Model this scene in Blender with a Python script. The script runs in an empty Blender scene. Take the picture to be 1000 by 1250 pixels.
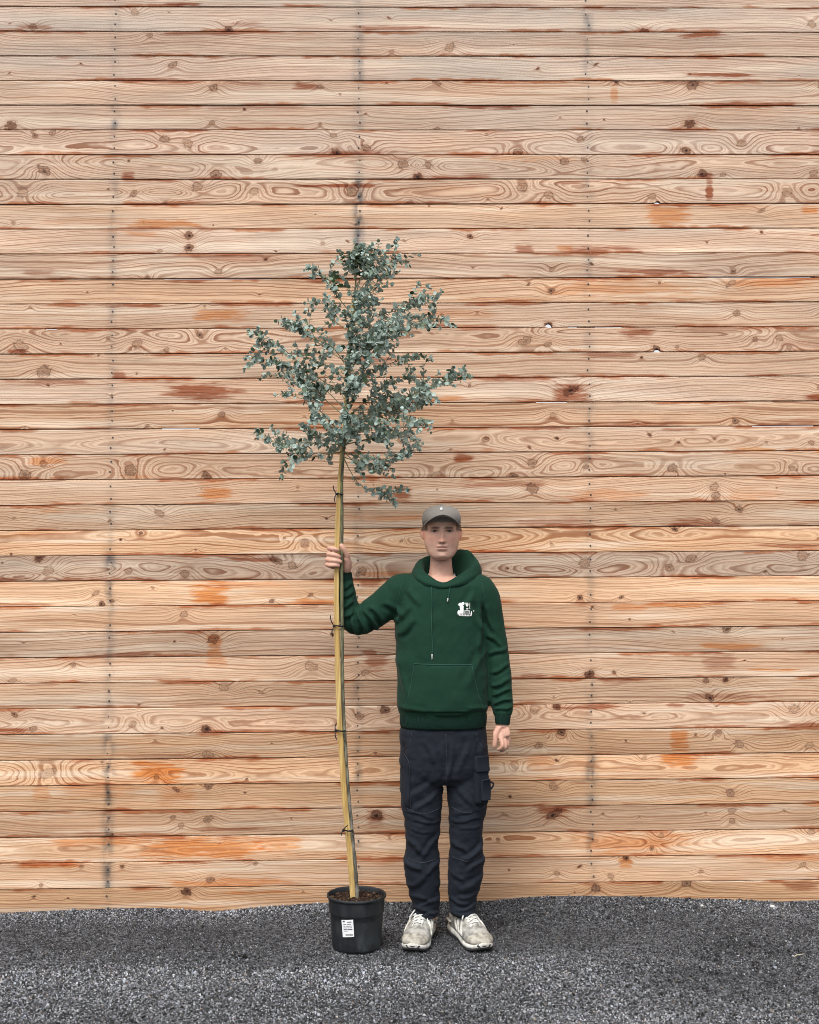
import bpy, bmesh, math, random
import numpy as np
from mathutils import Vector, Matrix
from mathutils.bvhtree import BVHTree

scene = bpy.context.scene
COL = scene.collection
R = math.radians

# ------------------------------------------------------------------ camera
cam_d = bpy.data.cameras.new("camera")
cam = bpy.data.objects.new("camera", cam_d)
COL.objects.link(cam)
cam.location = (0, 0, 1.57)
cam.rotation_euler = (R(92.1), 0, 0)
cam_d.sensor_fit = 'HORIZONTAL'
cam_d.sensor_width = 36.0
cam_d.lens = 54.0
cam_d.clip_end = 1000
scene.camera = cam

# ------------------------------------------------------------------ sky, sun, exposure
SUN_EL, SUN_AZ = 58.0, 200.0          # soft overcast light from high behind the camera
world = bpy.data.worlds.new("World")
scene.world = world
world.use_nodes = True
wt = world.node_tree
bg = wt.nodes["Background"]
sky = wt.nodes.new("ShaderNodeTexSky")
sky.sky_type = 'NISHITA'
sky.sun_disc = False
sky.sun_elevation = R(SUN_EL)
sky.sun_rotation = R(SUN_AZ)
sky.air_density = 1.0
sky.dust_density = 4.0
sky.ozone_density = 1.0
hs = wt.nodes.new("ShaderNodeHueSaturation")      # cloud cover: the sky loses its blue
hs.inputs["Saturation"].default_value = 0.22
wt.links.new(sky.outputs[0], hs.inputs["Color"])
wt.links.new(hs.outputs[0], bg.inputs[0])
bg.inputs[1].default_value = 0.15

sun_d = bpy.data.lights.new("sun", 'SUN')
sun_d.energy = 1.3
sun_d.angle = R(28)
sun_d.color = (1.0, 0.965, 0.92)
sun = bpy.data.objects.new("sun", sun_d)
COL.objects.link(sun)
# sun_rotation turns clockwise from +Y: the light comes from that compass point
_az = R(SUN_AZ)
_dir = Vector((math.sin(_az) * math.cos(R(SUN_EL)), math.cos(_az) * math.cos(R(SUN_EL)), math.sin(R(SUN_EL))))
sun.rotation_euler = _dir.to_track_quat('Z', 'Y').to_euler()
sun.location = _dir * 20

vs = scene.view_settings
vs.view_transform = 'Standard'
vs.look = 'None'
vs.exposure = 0.64
vs.gamma = 1.0
vs.use_curve_mapping = False
scene.render.engine = 'CYCLES'
scene.cycles.use_denoising = True
scene.cycles.filter_width = 1.0
scene.cycles.max_bounces = 4
scene.cycles.diffuse_bounces = 2

# ------------------------------------------------------------------ helpers
rng = np.random.default_rng(7)
random.seed(7)

def tag(o, label=None, cat=None, group=None, kind=None):
    if label: o["label"] = label
    if cat: o["category"] = cat
    if group: o["group"] = group
    if kind: o["kind"] = kind
    return o

def link(o, parent=None):
    COL.objects.link(o)
    if parent is not None: o.parent = parent
    return o

def empty(name, loc=(0, 0, 0), rot=(0, 0, 0)):
    o = bpy.data.objects.new(name, None)
    o.empty_display_size = 0.1
    o.location = loc
    o.rotation_euler = rot
    return link(o)

def np_mesh(name, verts, faces, smooth=False):
    """verts (n,3); faces either (m,k) array or list of index lists"""
    me = bpy.data.meshes.new(name)
    if isinstance(faces, np.ndarray):
        m, k = faces.shape
        me.vertices.add(len(verts)); me.loops.add(m * k); me.polygons.add(m)
        me.vertices.foreach_set("co", np.asarray(verts, np.float32).ravel())
        me.loops.foreach_set("vertex_index", faces.astype(np.int32).ravel())
        me.polygons.foreach_set("loop_start", np.arange(0, m * k, k, dtype=np.int32))
        me.polygons.foreach_set("loop_total", np.full(m, k, dtype=np.int32))
        me.update(calc_edges=True)
    else:
        me.from_pydata([tuple(map(float, v)) for v in verts], [], faces)
        me.update()
    me.validate()
    if smooth:
        me.polygons.foreach_set("use_smooth", np.ones(len(me.polygons), bool))
    return me

def mobj(name, me, mat=None, parent=None):
    o = bpy.data.objects.new(name, me)
    if mat is not None:
        me.materials.clear(); me.materials.append(getattr(mat, "m", mat))
    return link(o, parent)

class MB:
    """collects closed shapes into one mesh"""
    def __init__(self): self.v, self.f = [], []
    def add(self, v, f):
        n = len(self.v)
        self.v += [tuple(map(float, p)) for p in v]
        self.f += [[i + n for i in q] for q in f]
        return self
    def box(self, lo, hi):
        x0, y0, z0 = lo; x1, y1, z1 = hi
        return self.add([(x0,y0,z0),(x1,y0,z0),(x1,y1,z0),(x0,y1,z0),(x0,y0,z1),(x1,y0,z1),(x1,y1,z1),(x0,y1,z1)],
                        [[0,3,2,1],[4,5,6,7],[0,1,5,4],[1,2,6,5],[2,3,7,6],[3,0,4,7]])
    def rings(self, rings, cap=True, closed=False):
        n = len(rings[0]); v = [p for r in rings for p in r]; f = []
        m = len(rings)
        for i in range(m if closed else m - 1):
            a, b = i * n, ((i + 1) % m) * n
            for j in range(n):
                f.append([a + j, a + (j + 1) % n, b + (j + 1) % n, b + j])
        if cap and not closed:
            f.append(list(range(n))[::-1]); f.append(list(range((m - 1) * n, m * n)))
        return self.add(v, f)
    def tube(self, pts, rad, n=8, cap=True, flat=None, up=None, closed=False):
        """sweep an ellipse along pts; rad number/list; flat scales second radius (number/list)"""
        P = [Vector(p) for p in pts]; m = len(P)
        rad = [rad] * m if not hasattr(rad, '__len__') else list(rad)
        fl = [1.0] * m if flat is None else ([flat] * m if not hasattr(flat, '__len__') else list(flat))
        side = None; rings = []
        for i in range(m):
            if closed: t = P[(i + 1) % m] - P[i - 1]
            else: t = P[min(i + 1, m - 1)] - P[max(i - 1, 0)]
            t = t.normalized() if t.length > 1e-9 else Vector((0, 0, 1))
            if up is not None: s = Vector(up).cross(t)
            elif side is None: s = t.orthogonal()
            else: s = side - t * side.dot(t)
            if s.length < 1e-6: s = t.orthogonal()
            s.normalize(); side = s; w = t.cross(s)
            rings.append([P[i] + s * (rad[i] * math.cos(2*math.pi*k/n)) + w * (rad[i] * fl[i] * math.sin(2*math.pi*k/n)) for k in range(n)])
        return self.rings(rings, cap, closed)
    def ball(self, c, r, nu=12, nv=8, M=None):
        rx, ry, rz = (r, r, r) if not hasattr(r, '__len__') else r
        c = Vector(c); rings = []
        for i in range(1, nv):
            a = math.pi * i / nv - math.pi / 2
            ring = []
            for k in range(nu):
                b = 2 * math.pi * k / nu
                p = Vector((rx * math.cos(a) * math.cos(b), ry * math.cos(a) * math.sin(b), rz * math.sin(a)))
                ring.append(c + (M @ p if M is not None else p))
            rings.append(ring)
        n0 = len(self.v); self.rings(rings, cap=False)
        lo, hi = Vector((0, 0, -rz)), Vector((0, 0, rz))
        if M is not None: lo, hi = M @ lo, M @ hi
        self.v += [tuple(c + lo), tuple(c + hi)]; a, b = len(self.v) - 2, len(self.v) - 1
        top = n0 + (nv - 2) * nu
        for k in range(nu):
            self.f.append([a, n0 + (k + 1) % nu, n0 + k]); self.f.append([b, top + k, top + (k + 1) % nu])
        return self
    def mesh(self, name, smooth=True):
        me = np_mesh(name, self.v, self.f, smooth)
        bm = bmesh.new(); bm.from_mesh(me)
        bmesh.ops.recalc_face_normals(bm, faces=bm.faces[:])
        bm.to_mesh(me); bm.free()
        return me
    def build(self, name, mat, parent=None, smooth=True):
        return mobj(name, self.mesh(name, smooth), mat, parent)

def catmull(pts, n=6):
    P = [np.array(p, float) for p in pts]; out = []
    for i in range(len(P) - 1):
        p0 = P[max(i - 1, 0)]; p1 = P[i]; p2 = P[i + 1]; p3 = P[min(i + 2, len(P) - 1)]
        for k in range(n):
            t = k / n
            out.append(0.5 * (2*p1 + (p2 - p0)*t + (2*p0 - 5*p1 + 4*p2 - p3)*t*t + (3*p1 - p0 - 3*p2 + p3)*t**3))
    out.append(P[-1]); return out

def lerp_table(tab, t):
    """tab rows: (key, a, b, ...) -> interpolated columns at t (smooth)"""
    tab = np.array(tab, float); o = np.argsort(tab[:, 0]); tab = tab[o]
    return [np.interp(t, tab[:, 0], tab[:, c]) for c in range(1, tab.shape[1])]

# ---- value noise on numpy arrays (for shapes and scatter tones)
def vnoise(x, y, seed=0):
    x = np.asarray(x, float); y = np.asarray(y, float)
    xi = np.floor(x).astype(np.int64); yi = np.floor(y).astype(np.int64); fx = x - xi; fy = y - yi
    def h(a, b):
        n = (a * 374761393 + b * 668265263 + seed * 1442695041) & 0x7fffffff
        n = ((n ^ (n >> 13)) * 1274126177) & 0x7fffffff
        return ((n ^ (n >> 16)) & 0xffff) / 65535.0
    sx = fx*fx*(3-2*fx); sy = fy*fy*(3-2*fy)
    return (h(xi,yi)*(1-sx)+h(xi+1,yi)*sx)*(1-sy) + (h(xi,yi+1)*(1-sx)+h(xi+1,yi+1)*sx)*sy

def fnoise(x, y, seed=0, oct=3):
    s = 0; a = 0.5; t = 0
    for k in range(oct):
        s = s + a * vnoise(np.asarray(x) * 2**k, np.asarray(y) * 2**k, seed + k); t += a; a *= 0.5
    return s / t

# ---- tiny expression layer over shader nodes
class X:
    def __init__(s, nt, sock): s.nt, s.s = nt, sock
    def _m(s, op, *a, clamp=False):
        n = s.nt.nodes.new("ShaderNodeMath"); n.operation = op; n.use_clamp = clamp
        for i, v in enumerate((s,) + a):
            if isinstance(v, X): s.nt.links.new(v.s, n.inputs[i])
            else: n.inputs[i].default_value = v
        return X(s.nt, n.outputs[0])
    def __add__(s, o): return s._m('ADD', o)
    __radd__ = __add__
    def __sub__(s, o): return s._m('SUBTRACT', o)
    def __rsub__(s, o): return (s * -1.0) + o
    def __mul__(s, o): return s._m('MULTIPLY', o)
    __rmul__ = __mul__
    def __truediv__(s, o): return s._m('DIVIDE', o)
    def abs(s): return s._m('ABSOLUTE')
    def sqrt(s): return s._m('SQRT')
    def exp(s): return s._m('EXPONENT')
    def fract(s): return s._m('FRACT')
    def floor(s): return s._m('FLOOR')
    def sign(s): return s._m('SIGN')
    def max(s, o): return s._m('MAXIMUM', o)
    def min(s, o): return s._m('MINIMUM', o)
    def clamp(s): return s._m('ADD', 0.0, clamp=True)
    def smooth(s, a, b, lo=0.0, hi=1.0):
        n = s.nt.nodes.new("ShaderNodeMapRange"); n.interpolation_type = 'SMOOTHSTEP'
        s.nt.links.new(s.s, n.inputs[0])
        for i, v in ((1, a), (2, b), (3, lo), (4, hi)):
            if isinstance(v, X): s.nt.links.new(v.s, n.inputs[i])
            else: n.inputs[i].default_value = v
        return X(s.nt, n.outputs[0])

class Mat:
    def __init__(self, name, rough=0.8, spec=0.3):
        self.m = bpy.data.materials.new(name); self.m.use_nodes = True
        self.nt = self.m.node_tree
        self.b = self.nt.nodes["Principled BSDF"]
        self.b.inputs["Roughness"].default_value = rough
        self.b.inputs["Specular IOR Level"].default_value = spec
    def node(self, t): return self.nt.nodes.new(t)
    def coord(self, out="Object"):
        return self.node("ShaderNodeTexCoord").outputs[out]
    def xyz(self, out="Object"):
        n = self.node("ShaderNodeSeparateXYZ"); self.nt.links.new(self.coord(out), n.inputs[0])
        return [X(self.nt, o) for o in n.outputs]
    def attr(self, name):
        a = self.node("ShaderNodeAttribute"); a.attribute_name = name
        s = self.node("ShaderNodeSeparateColor"); self.nt.links.new(a.outputs["Color"], s.inputs[0])
        return [X(self.nt, o) for o in s.outputs] + [X(self.nt, a.outputs["Alpha"])]
    def attrcol(self, name):
        a = self.node("ShaderNodeAttribute"); a.attribute_name = name; return X(self.nt, a.outputs["Color"])
    def vec(self, x, y, z=0.0):
        n = self.node("ShaderNodeCombineXYZ")
        for i, v in enumerate((x, y, z)):
            if isinstance(v, X): self.nt.links.new(v.s, n.inputs[i])
            else: n.inputs[i].default_value = v
        return X(self.nt, n.outputs[0])
    def noise(self, v, scale=1.0, detail=2.0, rough=0.5, dim='3D', dist=0.0):
        n = self.node("ShaderNodeTexNoise"); n.noise_dimensions = dim
        n.inputs["Scale"].default_value = scale; n.inputs["Detail"].default_value = detail
        n.inputs["Roughness"].default_value = rough; n.inputs["Distortion"].default_value = dist
        if v is not None: self.nt.links.new(v.s, n.inputs["W" if dim == '1D' else "Vector"])
        return X(self.nt, n.outputs[0])
    def voronoi(self, v, scale=1.0, out="Distance"):
        n = self.node("ShaderNodeTexVoronoi"); n.inputs["Scale"].default_value = scale
        if v is not None: self.nt.links.new(v.s, n.inputs["Vector"])
        return X(self.nt, n.outputs[out])
    def mix(self, fac, a, b, mode='MIX'):
        n = self.node("ShaderNodeMix"); n.data_type = 'RGBA'; n.blend_type = mode
        for i, v in ((0, fac), (6, a), (7, b)):
            if isinstance(v, X): self.nt.links.new(v.s, n.inputs[i])
            elif i == 0: n.inputs[0].default_value = v
            else: n.inputs[i].default_value = tuple(v) + ((1.0,) if len(v) == 3 else ())
        return X(self.nt, n.outputs[2])
    def grey(self, x):
        n = self.node("ShaderNodeCombineColor")
        for i in range(3): self.nt.links.new(x.s, n.inputs[i])
        return X(self.nt, n.outputs[0])
    def color(self, c):
        if isinstance(c, X): self.nt.links.new(c.s, self.b.inputs["Base Color"])
        else: self.b.inputs["Base Color"].default_value = tuple(c) + (1.0,)
        return self
    def rough(self, x): self.nt.links.new(x.s, self.b.inputs["Roughness"])
    def bump(self, h, strength=0.3, dist=0.002):
        n = self.node("ShaderNodeBump"); n.inputs["Strength"].default_value = strength
        n.inputs["Distance"].default_value = dist
        self.nt.links.new(h.s, n.inputs["Height"]); self.nt.links.new(n.outputs[0], self.b.inputs["Normal"])

def face_attr(me, name, arr, domain='FACE'):
    a = me.attributes.new(name, 'FLOAT_COLOR', domain)
    a.data.foreach_set("color", np.asarray(arr, np.float32).ravel())


# ================================================================== timber wall
PITCH, TOP_LINE = 0.1153, 4.1231          # board pitch, height of joint line 0 on the wall
WALL_Y = 5.62
def stud_u(k, v):                          # stud lines stand plumb, the boards run slightly uphill
    base = (-3.62, -2.49, -1.347, -0.219, 0.843, 1.955, 3.08)[k]
    return base + 0.0066 * (v - 2.2)
# surveyed knots: u, v on the wall, radius, darkness; stains: u, v, half sizes, orange(+) / bark brown(-)
KNOTS = [ (-1.242,4.097,0.0187,0.3), (-0.811,4.017,0.0224,0.9), (-1.712,4.027,0.0187,0.6), (-1.174,3.989,0.015,0.6), (-1.068,3.851,0.0224,0.6),
(-0.879,3.744,0.0224,0.7), (-1.811,3.567,0.0262,0.9), (-0.887,3.579,0.015,0.6), (-1.699,3.521,0.015,0.7), (-1.62,3.533,0.0187,0.6), (-1.106,3.502,0.0224,0.6),
(-1,3.483,0.0262,0.5), (-1.657,3.358,0.0299,0.7), (-0.676,3.403,0.0187,0.7), (-0.869,3.338,0.0262,0.7), (-1.754,3.259,0.0299,0.35), (-1.248,3.251,0.0187,0.6),
(-0.955,3.281,0.0262,0.5), (-1.105,3.205,0.015,0.6), (-0.695,3.258,0.0224,0.4), (-0.993,3.056,0.0224,0.9), (-0.057,3.914,0.0112,0.5), (0.213,3.933,0.0262,0.5),
(-0.388,3.748,0.015,0.7), (0.151,3.767,0.0187,0.7), (-0.389,3.571,0.0112,0.6), (0.149,3.548,0.015,0.6), (-0.177,3.464,0.0224,0.7), (-0.328,3.521,0.015,0.5),
(-0.314,3.441,0.0224,0.9), (0.525,3.445,0.0224,0.6), (-0.007,3.387,0.0262,0.6), (0.11,3.383,0.0187,0.6), (0.064,3.326,0.0224,1), (-0.246,3.257,0.0262,0.7),
(0.546,3.276,0.0262,0.5), (0.022,3.207,0.015,0.6), (0.301,3.047,0.015,0.9), (-0.38,3.017,0.0112,0.5), (1.123,4.008,0.0224,0.9), (1.342,3.757,0.0262,0.8),
(0.986,3.772,0.015,0.8), (1.328,3.575,0.0262,1), (0.815,3.502,0.0187,0.6), (1.568,3.483,0.0224,0.5), (1.307,3.448,0.0224,0.9), (0.741,3.398,0.0224,0.6),
(0.833,3.406,0.015,0.6), (1.382,3.34,0.0224,0.9), (1.481,3.336,0.015,0.5), (0.667,3.241,0.0224,0.5), (1.147,3.233,0.0187,0.5), (1.778,3.252,0.0262,0.4),
(1.658,3.167,0.015,0.6), (1.903,3.344,0.0187,0.5), (-1.128,2.984,0.0112,0.5), (-0.993,2.996,0.0224,0.9), (-0.858,2.889,0.0187,0.5), (-1.184,2.856,0.015,0.7),
(-1.762,2.548,0.0337,0.4), (-1.228,2.553,0.0262,0.5), (-1.098,2.526,0.015,0.6), (-0.944,2.594,0.0187,0.8), (-1.657,2.43,0.0337,0.6), (-0.844,2.228,0.0187,0.7),
(-1.183,2.177,0.0112,0.6), (-1.74,1.958,0.0299,0.6), (-1.258,1.974,0.0299,0.6), (-0.915,1.95,0.0224,0.9), (-1.655,2.007,0.0187,0.4), (0.678,2.893,0.015,0.6),
(0.674,2.794,0.0187,0.8), (0.55,2.562,0.0299,0.6), (0.652,2.543,0.0187,0.6), (0.578,1.998,0.0224,0.6), (0.491,1.935,0.0224,0.8), (0.577,1.882,0.0299,0.7),
(0.137,1.941,0.0262,0.4), (0.368,2.113,0.0112,0.9), (0.564,2.07,0.0093,0.9), (0.692,2.111,0.0093,0.9), (0.675,2.217,0.0187,0.3), (0.755,2.33,0.0299,0.8),
(0.823,1.978,0.015,0.5), (0.66,2.634,0.0187,1), (1.519,2.88,0.015,0.8), (1.511,2.826,0.0224,0.4), (1.535,2.689,0.0187,0.6), (1.617,2.566,0.015,0.7),
(1.728,2.574,0.0187,0.5), (1.773,2.528,0.015,0.4), (1.156,2.526,0.0187,0.9), (1.255,2.53,0.0112,0.6), (1.368,2.484,0.0187,0.5), (1.519,2.187,0.0187,0.8),
(1.12,2.124,0.0093,0.9), (1.252,2.089,0.0093,0.8), (1.871,2.083,0.015,0.6), (1.224,1.969,0.0262,0.6), (1.781,1.966,0.0187,0.5), (1.416,1.884,0.0224,0.4),
(-1.127,1.779,0.0224,0.5), (-1.213,1.686,0.0112,0.9), (-1.672,1.578,0.0224,1), (-1.012,1.499,0.0224,0.6), (-1.631,1.518,0.0262,0.35), (-1.268,1.515,0.0187,0.4),
(-1.39,1.368,0.015,0.9), (-1.416,1.416,0.015,0.5), (-1.342,1.378,0.0112,0.8), (-1.019,1.316,0.0187,0.5), (-0.882,1.204,0.0262,0.8), (-1.791,1.023,0.0187,0.4),
(-1.519,1.094,0.015,0.6), (-0.834,0.989,0.0262,0.35), (-1.78,0.872,0.015,0.8), (-1.695,0.804,0.0187,0.6), (-1.248,0.822,0.0187,0.4), (-0.916,0.797,0.0224,1),
(1.423,1.843,0.0224,0.6), (1.531,1.778,0.0187,0.7), (1.421,1.726,0.0187,0.6), (1.231,1.69,0.015,0.9), (0.814,1.538,0.0299,0.4), (1.206,1.513,0.0224,0.6),
(1.305,1.554,0.0262,0.6), (1.82,1.565,0.0299,0.5), (0.79,1.381,0.015,0.9), (0.981,1.38,0.0112,0.8), (1.466,1.23,0.0224,0.7), (0.83,1.03,0.0224,1),
(0.943,1.036,0.0112,0.9), (1.364,0.995,0.015,0.8), (1.454,0.998,0.015,1), (1.381,0.917,0.0224,0.8), (0.679,0.882,0.0187,1), (1.765,0.865,0.0262,0.3),
(0.696,0.767,0.0187,0.8), (1.42,0.76,0.015,0.5), (-0.468,1.637,0.0224,0.5), (-0.21,1.504,0.0262,0.6), (-0.598,1.559,0.0262,0.7), (-0.618,1.373,0.0112,0.8),
(-0.442,1.401,0.0112,0.8), (-0.444,1.078,0.0299,0.3), (-0.194,1.046,0.0187,0.5), (-0.221,0.85,0.0224,0.6), (-0.106,0.875,0.0224,0.9), (-0.667,0.961,0.0112,0.5),
(-0.524,1.536,0.0224,0.5), (-0.908,0.679,0.0262,0.4), (-1.141,0.582,0.015,0.6), (-0.908,0.539,0.0187,0.8), (-1.052,0.526,0.015,0.8), (-0.909,0.392,0.0224,0.6),
(-1.03,0.364,0.015,0.5), (-1.067,0.401,0.0112,0.6), (-0.898,0.121,0.0187,0.7), (-1.005,0.067,0.0224,1), (-1.295,0.184,0.0112,0.9), (-0.695,0.191,0.0112,0.6),
(-1.479,0.186,0.0112,0.6), (-1.659,0.104,0.0112,0.6), (-1.631,0.605,0.0337,0.2), (0.574,0.865,0.0187,0.5), (0.594,0.708,0.0187,0.6), (0.7,0.767,0.0187,0.8),
(1.51,0.707,0.0224,0.5), (1.413,0.76,0.015,0.4), (0.481,0.613,0.015,0.3), (0.66,0.523,0.0224,0.5), (1.468,0.485,0.0224,0.6), (1.475,0.403,0.0187,0.5),
(1.474,0.358,0.015,0.5), (0.658,0.397,0.0299,0.9), (0.434,0.399,0.0112,0.4), (1.105,0.237,0.0112,0.7), (1.151,0.295,0.015,0.4), (1.834,0.303,0.0187,0.4),
(0.775,0.16,0.0093,1), (0.848,0.063,0.0224,0.8), (1.26,0.08,0.0224,0.7), (0.985,0.194,0.015,0.9), (1.328,0.131,0.0112,0.6), (0.916,0.114,0.015,0.5),
(0.67,0.131,0.015,0.5), (1.793,0.155,0.015,0.4), (1.073,0.644,0.0112,0.4), (1.834,0.696,0.0224,0.3), (-0.146,0.402,0.0262,0.9) ]
STAINS = [ (-0.847,2.688,0.138,0.03,0.8), (-0.941,2.333,0.187,0.045,-0.85), (-0.874,1.871,0.075,0.052,0.8), (-0.9,1.397,0.097,0.064,0.95),
(-0.737,1.452,0.187,0.019,0.5), (0.763,2.311,0.09,0.06,-0.8), (0.599,2.161,0.206,0.019,-0.85), (1.077,2.599,0.093,0.022,-0.8), (0.55,2.981,0.045,0.034,-0.7),
(1.004,2.805,0.374,0.041,0.5), (1.69,2.83,0.224,0.026,0.6), (1.812,2.181,0.15,0.019,-0.5), (1.218,3.148,0.112,0.06,0.75), (1.415,3.26,0.019,0.064,-0.9),
(0.978,3.714,0.019,0.052,0.6), (0.74,2.992,0.045,0.022,0.6), (-1.137,0.608,0.12,0.067,1), (-1.66,0.517,0.045,0.045,0.5), (-1.403,0.526,0.187,0.034,0.4),
(-1.052,0.504,0.093,0.052,0.45), (-0.923,0.264,0.299,0.056,0.85), (-0.591,0.278,0.112,0.045,0.7), (-1.622,0.191,0.168,0.015,0.8),
(-0.813,0.101,0.262,0.026,0.7), (1.239,0.721,0.045,0.064,0.8), (1.23,0.635,0.093,0.045,0.9), (0.601,0.634,0.067,0.052,0.4), (0.658,0.412,0.082,0.034,-0.85),
(1.008,0.26,0.28,0.045,0.6), (0.984,0.176,0.034,0.034,0.8), (1.597,1.846,0.131,0.03,0.4), (0.916,1.85,0.187,0.03,0.5), (1.022,1.331,0.082,0.022,0.6),
(1.422,1.084,0.082,0.045,-0.45), (0.961,1.002,0.12,0.019,-0.8), (0.829,0.884,0.168,0.019,-0.8), (1.223,0.885,0.045,0.015,-0.7), (-0.878,1.174,0.037,0.06,0.75),
(-0.867,1.107,0.052,0.037,0.5), (-0.142,1.098,0.056,0.056,-0.7), (-0.153,0.384,0.045,0.037,-0.7), (-0.025,1.855,0.052,0.049,-0.85),
(0.173,2.636,0.045,0.022,-0.6), (0.245,2.689,0.187,0.022,0.4), (-1.128,3.774,0.206,0.015,-0.5), (-0.695,3.652,0.224,0.015,-0.5),
(-0.997,2.848,0.112,0.015,-0.8), (-0.732,4.04,0.075,0.022,-0.4), (-1.712,4.027,0.093,0.015,-0.6), (1.021,4.121,0.224,0.015,-0.7),
(-0.049,4.026,0.224,0.011,-0.7), (-0.242,3.441,0.224,0.015,-0.6), (0.25,3.326,0.15,0.019,-0.5), (1.79,4.122,0.15,0.011,-0.4), (0.212,3.253,0.299,0.034,0.3),
(-1.484,3.122,0.224,0.022,0.3), (1.544,3.186,0.15,0.019,0.4), (-1.628,1.693,0.224,0.019,0.4), (-0.063,1.746,0.224,0.015,0.5), (-1.295,2.271,0.224,0.011,-0.5),
(1.838,2.543,0.187,0.019,-0.3), (0.448,0.211,0.112,0.03,0.2), (-0.184,0.2,0.15,0.03,0.35), (-1.405,1.505,0.187,0.037,0.15) ]
def wood_material():
    M = Mat("weathered_larch", 0.78, 0.22)
    x, _, z = M.xyz("Object")
    seed, rw, c0, amp = M.attr("bp")
    warm, light, grey, contrast = M.attr("tn")
    n1 = M.noise(x * 0.85 + seed * 7.3, 1, 1.5, dim='1D')
    d = (n1 - 0.5) * amp * 2.0 + 0.035
    c = c0 + (M.noise(x * 0.8 + seed * 3.1 + 50.0, 1, 1.0, dim='1D') - 0.5) * 0.09
    wob = (M.noise(M.vec(x * 2.4, z * 10.0, seed), 1, 2.0, 0.55) - 0.5) * 0.028
    fine = (M.noise(M.vec(x * 14.0, z * 40.0, seed), 1, 2.0) - 0.5) * 0.006
    zc = z - c
    r = (zc * zc + d * d).sqrt() + wob + fine
    cores = []
    for nm in ("ka", "kb"):
        kx, kz, kr, kd = M.attr(nm)
        dx = x - kx; dz = z - kz
        g = ((dx * dx / (kr * kr * 9.0 + 1e-6) + dz * dz / (kr * kr * 3.2 + 1e-6)) * -1.0).exp()
        r = r + g * kr * 1.5
        cores.append((dx, dz, kr, kd))
    ph = r / rw
    ph = ph + (M.noise(r * 38.0 + seed, 1, 1.0, dim='1D') - 0.5) * 1.5
    f = ph.fract()
    late = f.smooth(0.30, 0.80) * f.smooth(0.88, 0.98, 1.0, 0.0)
    f2 = (ph * 2.0 + 0.37).fract()
    late2 = f2.smooth(0.35, 0.8) * f2.smooth(0.86, 0.98, 1.0, 0.0)
    ringc = M.noise(ph.floor() * 0.73 + seed * 1.7, 1, 0.0, dim='1D').smooth(0.25, 0.75, 0.40, 1.0)
    patch = M.noise(M.vec(x * 1.3, z * 5.0, seed + 4.0), 1, 2.0).smooth(0.3, 0.7)
    fibre = M.noise(M.vec(x * 7.0, z * 330.0, seed), 1, 2.0, 0.6)
    early = M.mix(warm, (0.68, 0.53, 0.425), (0.74, 0.475, 0.275))
    latec = M.mix(warm, (0.255, 0.122, 0.074), (0.325, 0.125, 0.046))
    heart = M.mix(patch * 0.55, early, M.mix(warm, (0.53, 0.365, 0.265), (0.61, 0.345, 0.17)))
    col = M.mix((late2 * 0.42).clamp(), heart, latec)
    col = M.mix((late * ringc * (contrast * 0.75 + 0.35)).clamp(), col, latec)
    pale = M.noise(M.vec(x * 1.0, z * 24.0, seed + 33.0), 1, 2.0).smooth(0.50, 0.68)
    col = M.mix((pale * 0.55).clamp(), col, M.mix(late * 0.45, (0.82, 0.68, 0.53), (0.46, 0.27, 0.16)))
    # weathering to silver
    gw = M.noise(M.vec(x * 0.9, z * 7.0, seed + 9.0), 1, 3.0).smooth(0.35, 0.75)
    col = M.mix((gw * grey).clamp(), col, M.mix(late * 0.5, (0.50, 0.43, 0.36), (0.30, 0.24, 0.20)))
    # knots
    kn = M.noise(M.vec(x * 60.0, z * 60.0, seed), 1, 2.0)
    for dx, dz, kr, kd in cores:
        tilt = (M.noise(kr * 900.0 + kd * 70.0 + seed, 1, 0.0, dim='1D') - 0.5) * 2.4
        ex = dx + dz * tilt
        e = ((ex * ex * 0.7 + dz * dz).sqrt() + (kn - 0.5) * (kr * 1.1)) / (kr * 0.70 + 1e-5)
        on = kd.smooth(0.0, 0.05)
        k2 = kd * kd
        halo = e.smooth(0.6, 2.6, 1.0, 0.0) * (k2 * 0.5 + 0.06)
        core = e.smooth(0.70, 1.15, 1.0, 0.0)
        rim = e.smooth(0.75, 0.98) * e.smooth(1.0, 1.3, 1.0, 0.0)
        rings = (e * 2.6 + kn * 0.8).fract().smooth(0.35, 0.85)
        col = M.mix((halo * on).clamp(), col, (0.34, 0.13, 0.055))
        kc = M.mix(rings, M.mix(k2, (0.50, 0.32, 0.20), (0.13, 0.045, 0.024)), (0.20, 0.085, 0.045))
        col = M.mix((core * on * (k2 * 0.45 + 0.55)).clamp(), col, kc)
        col = M.mix((rim * on * (kd * 0.6 + 0.25)).clamp(), col, (0.085, 0.036, 0.02))
        crack = (e + (kn - 0.5) * 0.9).smooth(0.05, 0.5, 1.0, 0.0) * kd.smooth(0.45, 0.85)
        col = M.mix((crack * on).clamp(), col, (0.035, 0.018, 0.012))
    # resin and bark stains
    rag = (M.noise(M.vec(x * 7.0, z * 70.0, seed), 1, 3.0, 0.65) - 0.5) * 3.2
    ss2 = M.attr("sv")
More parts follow.
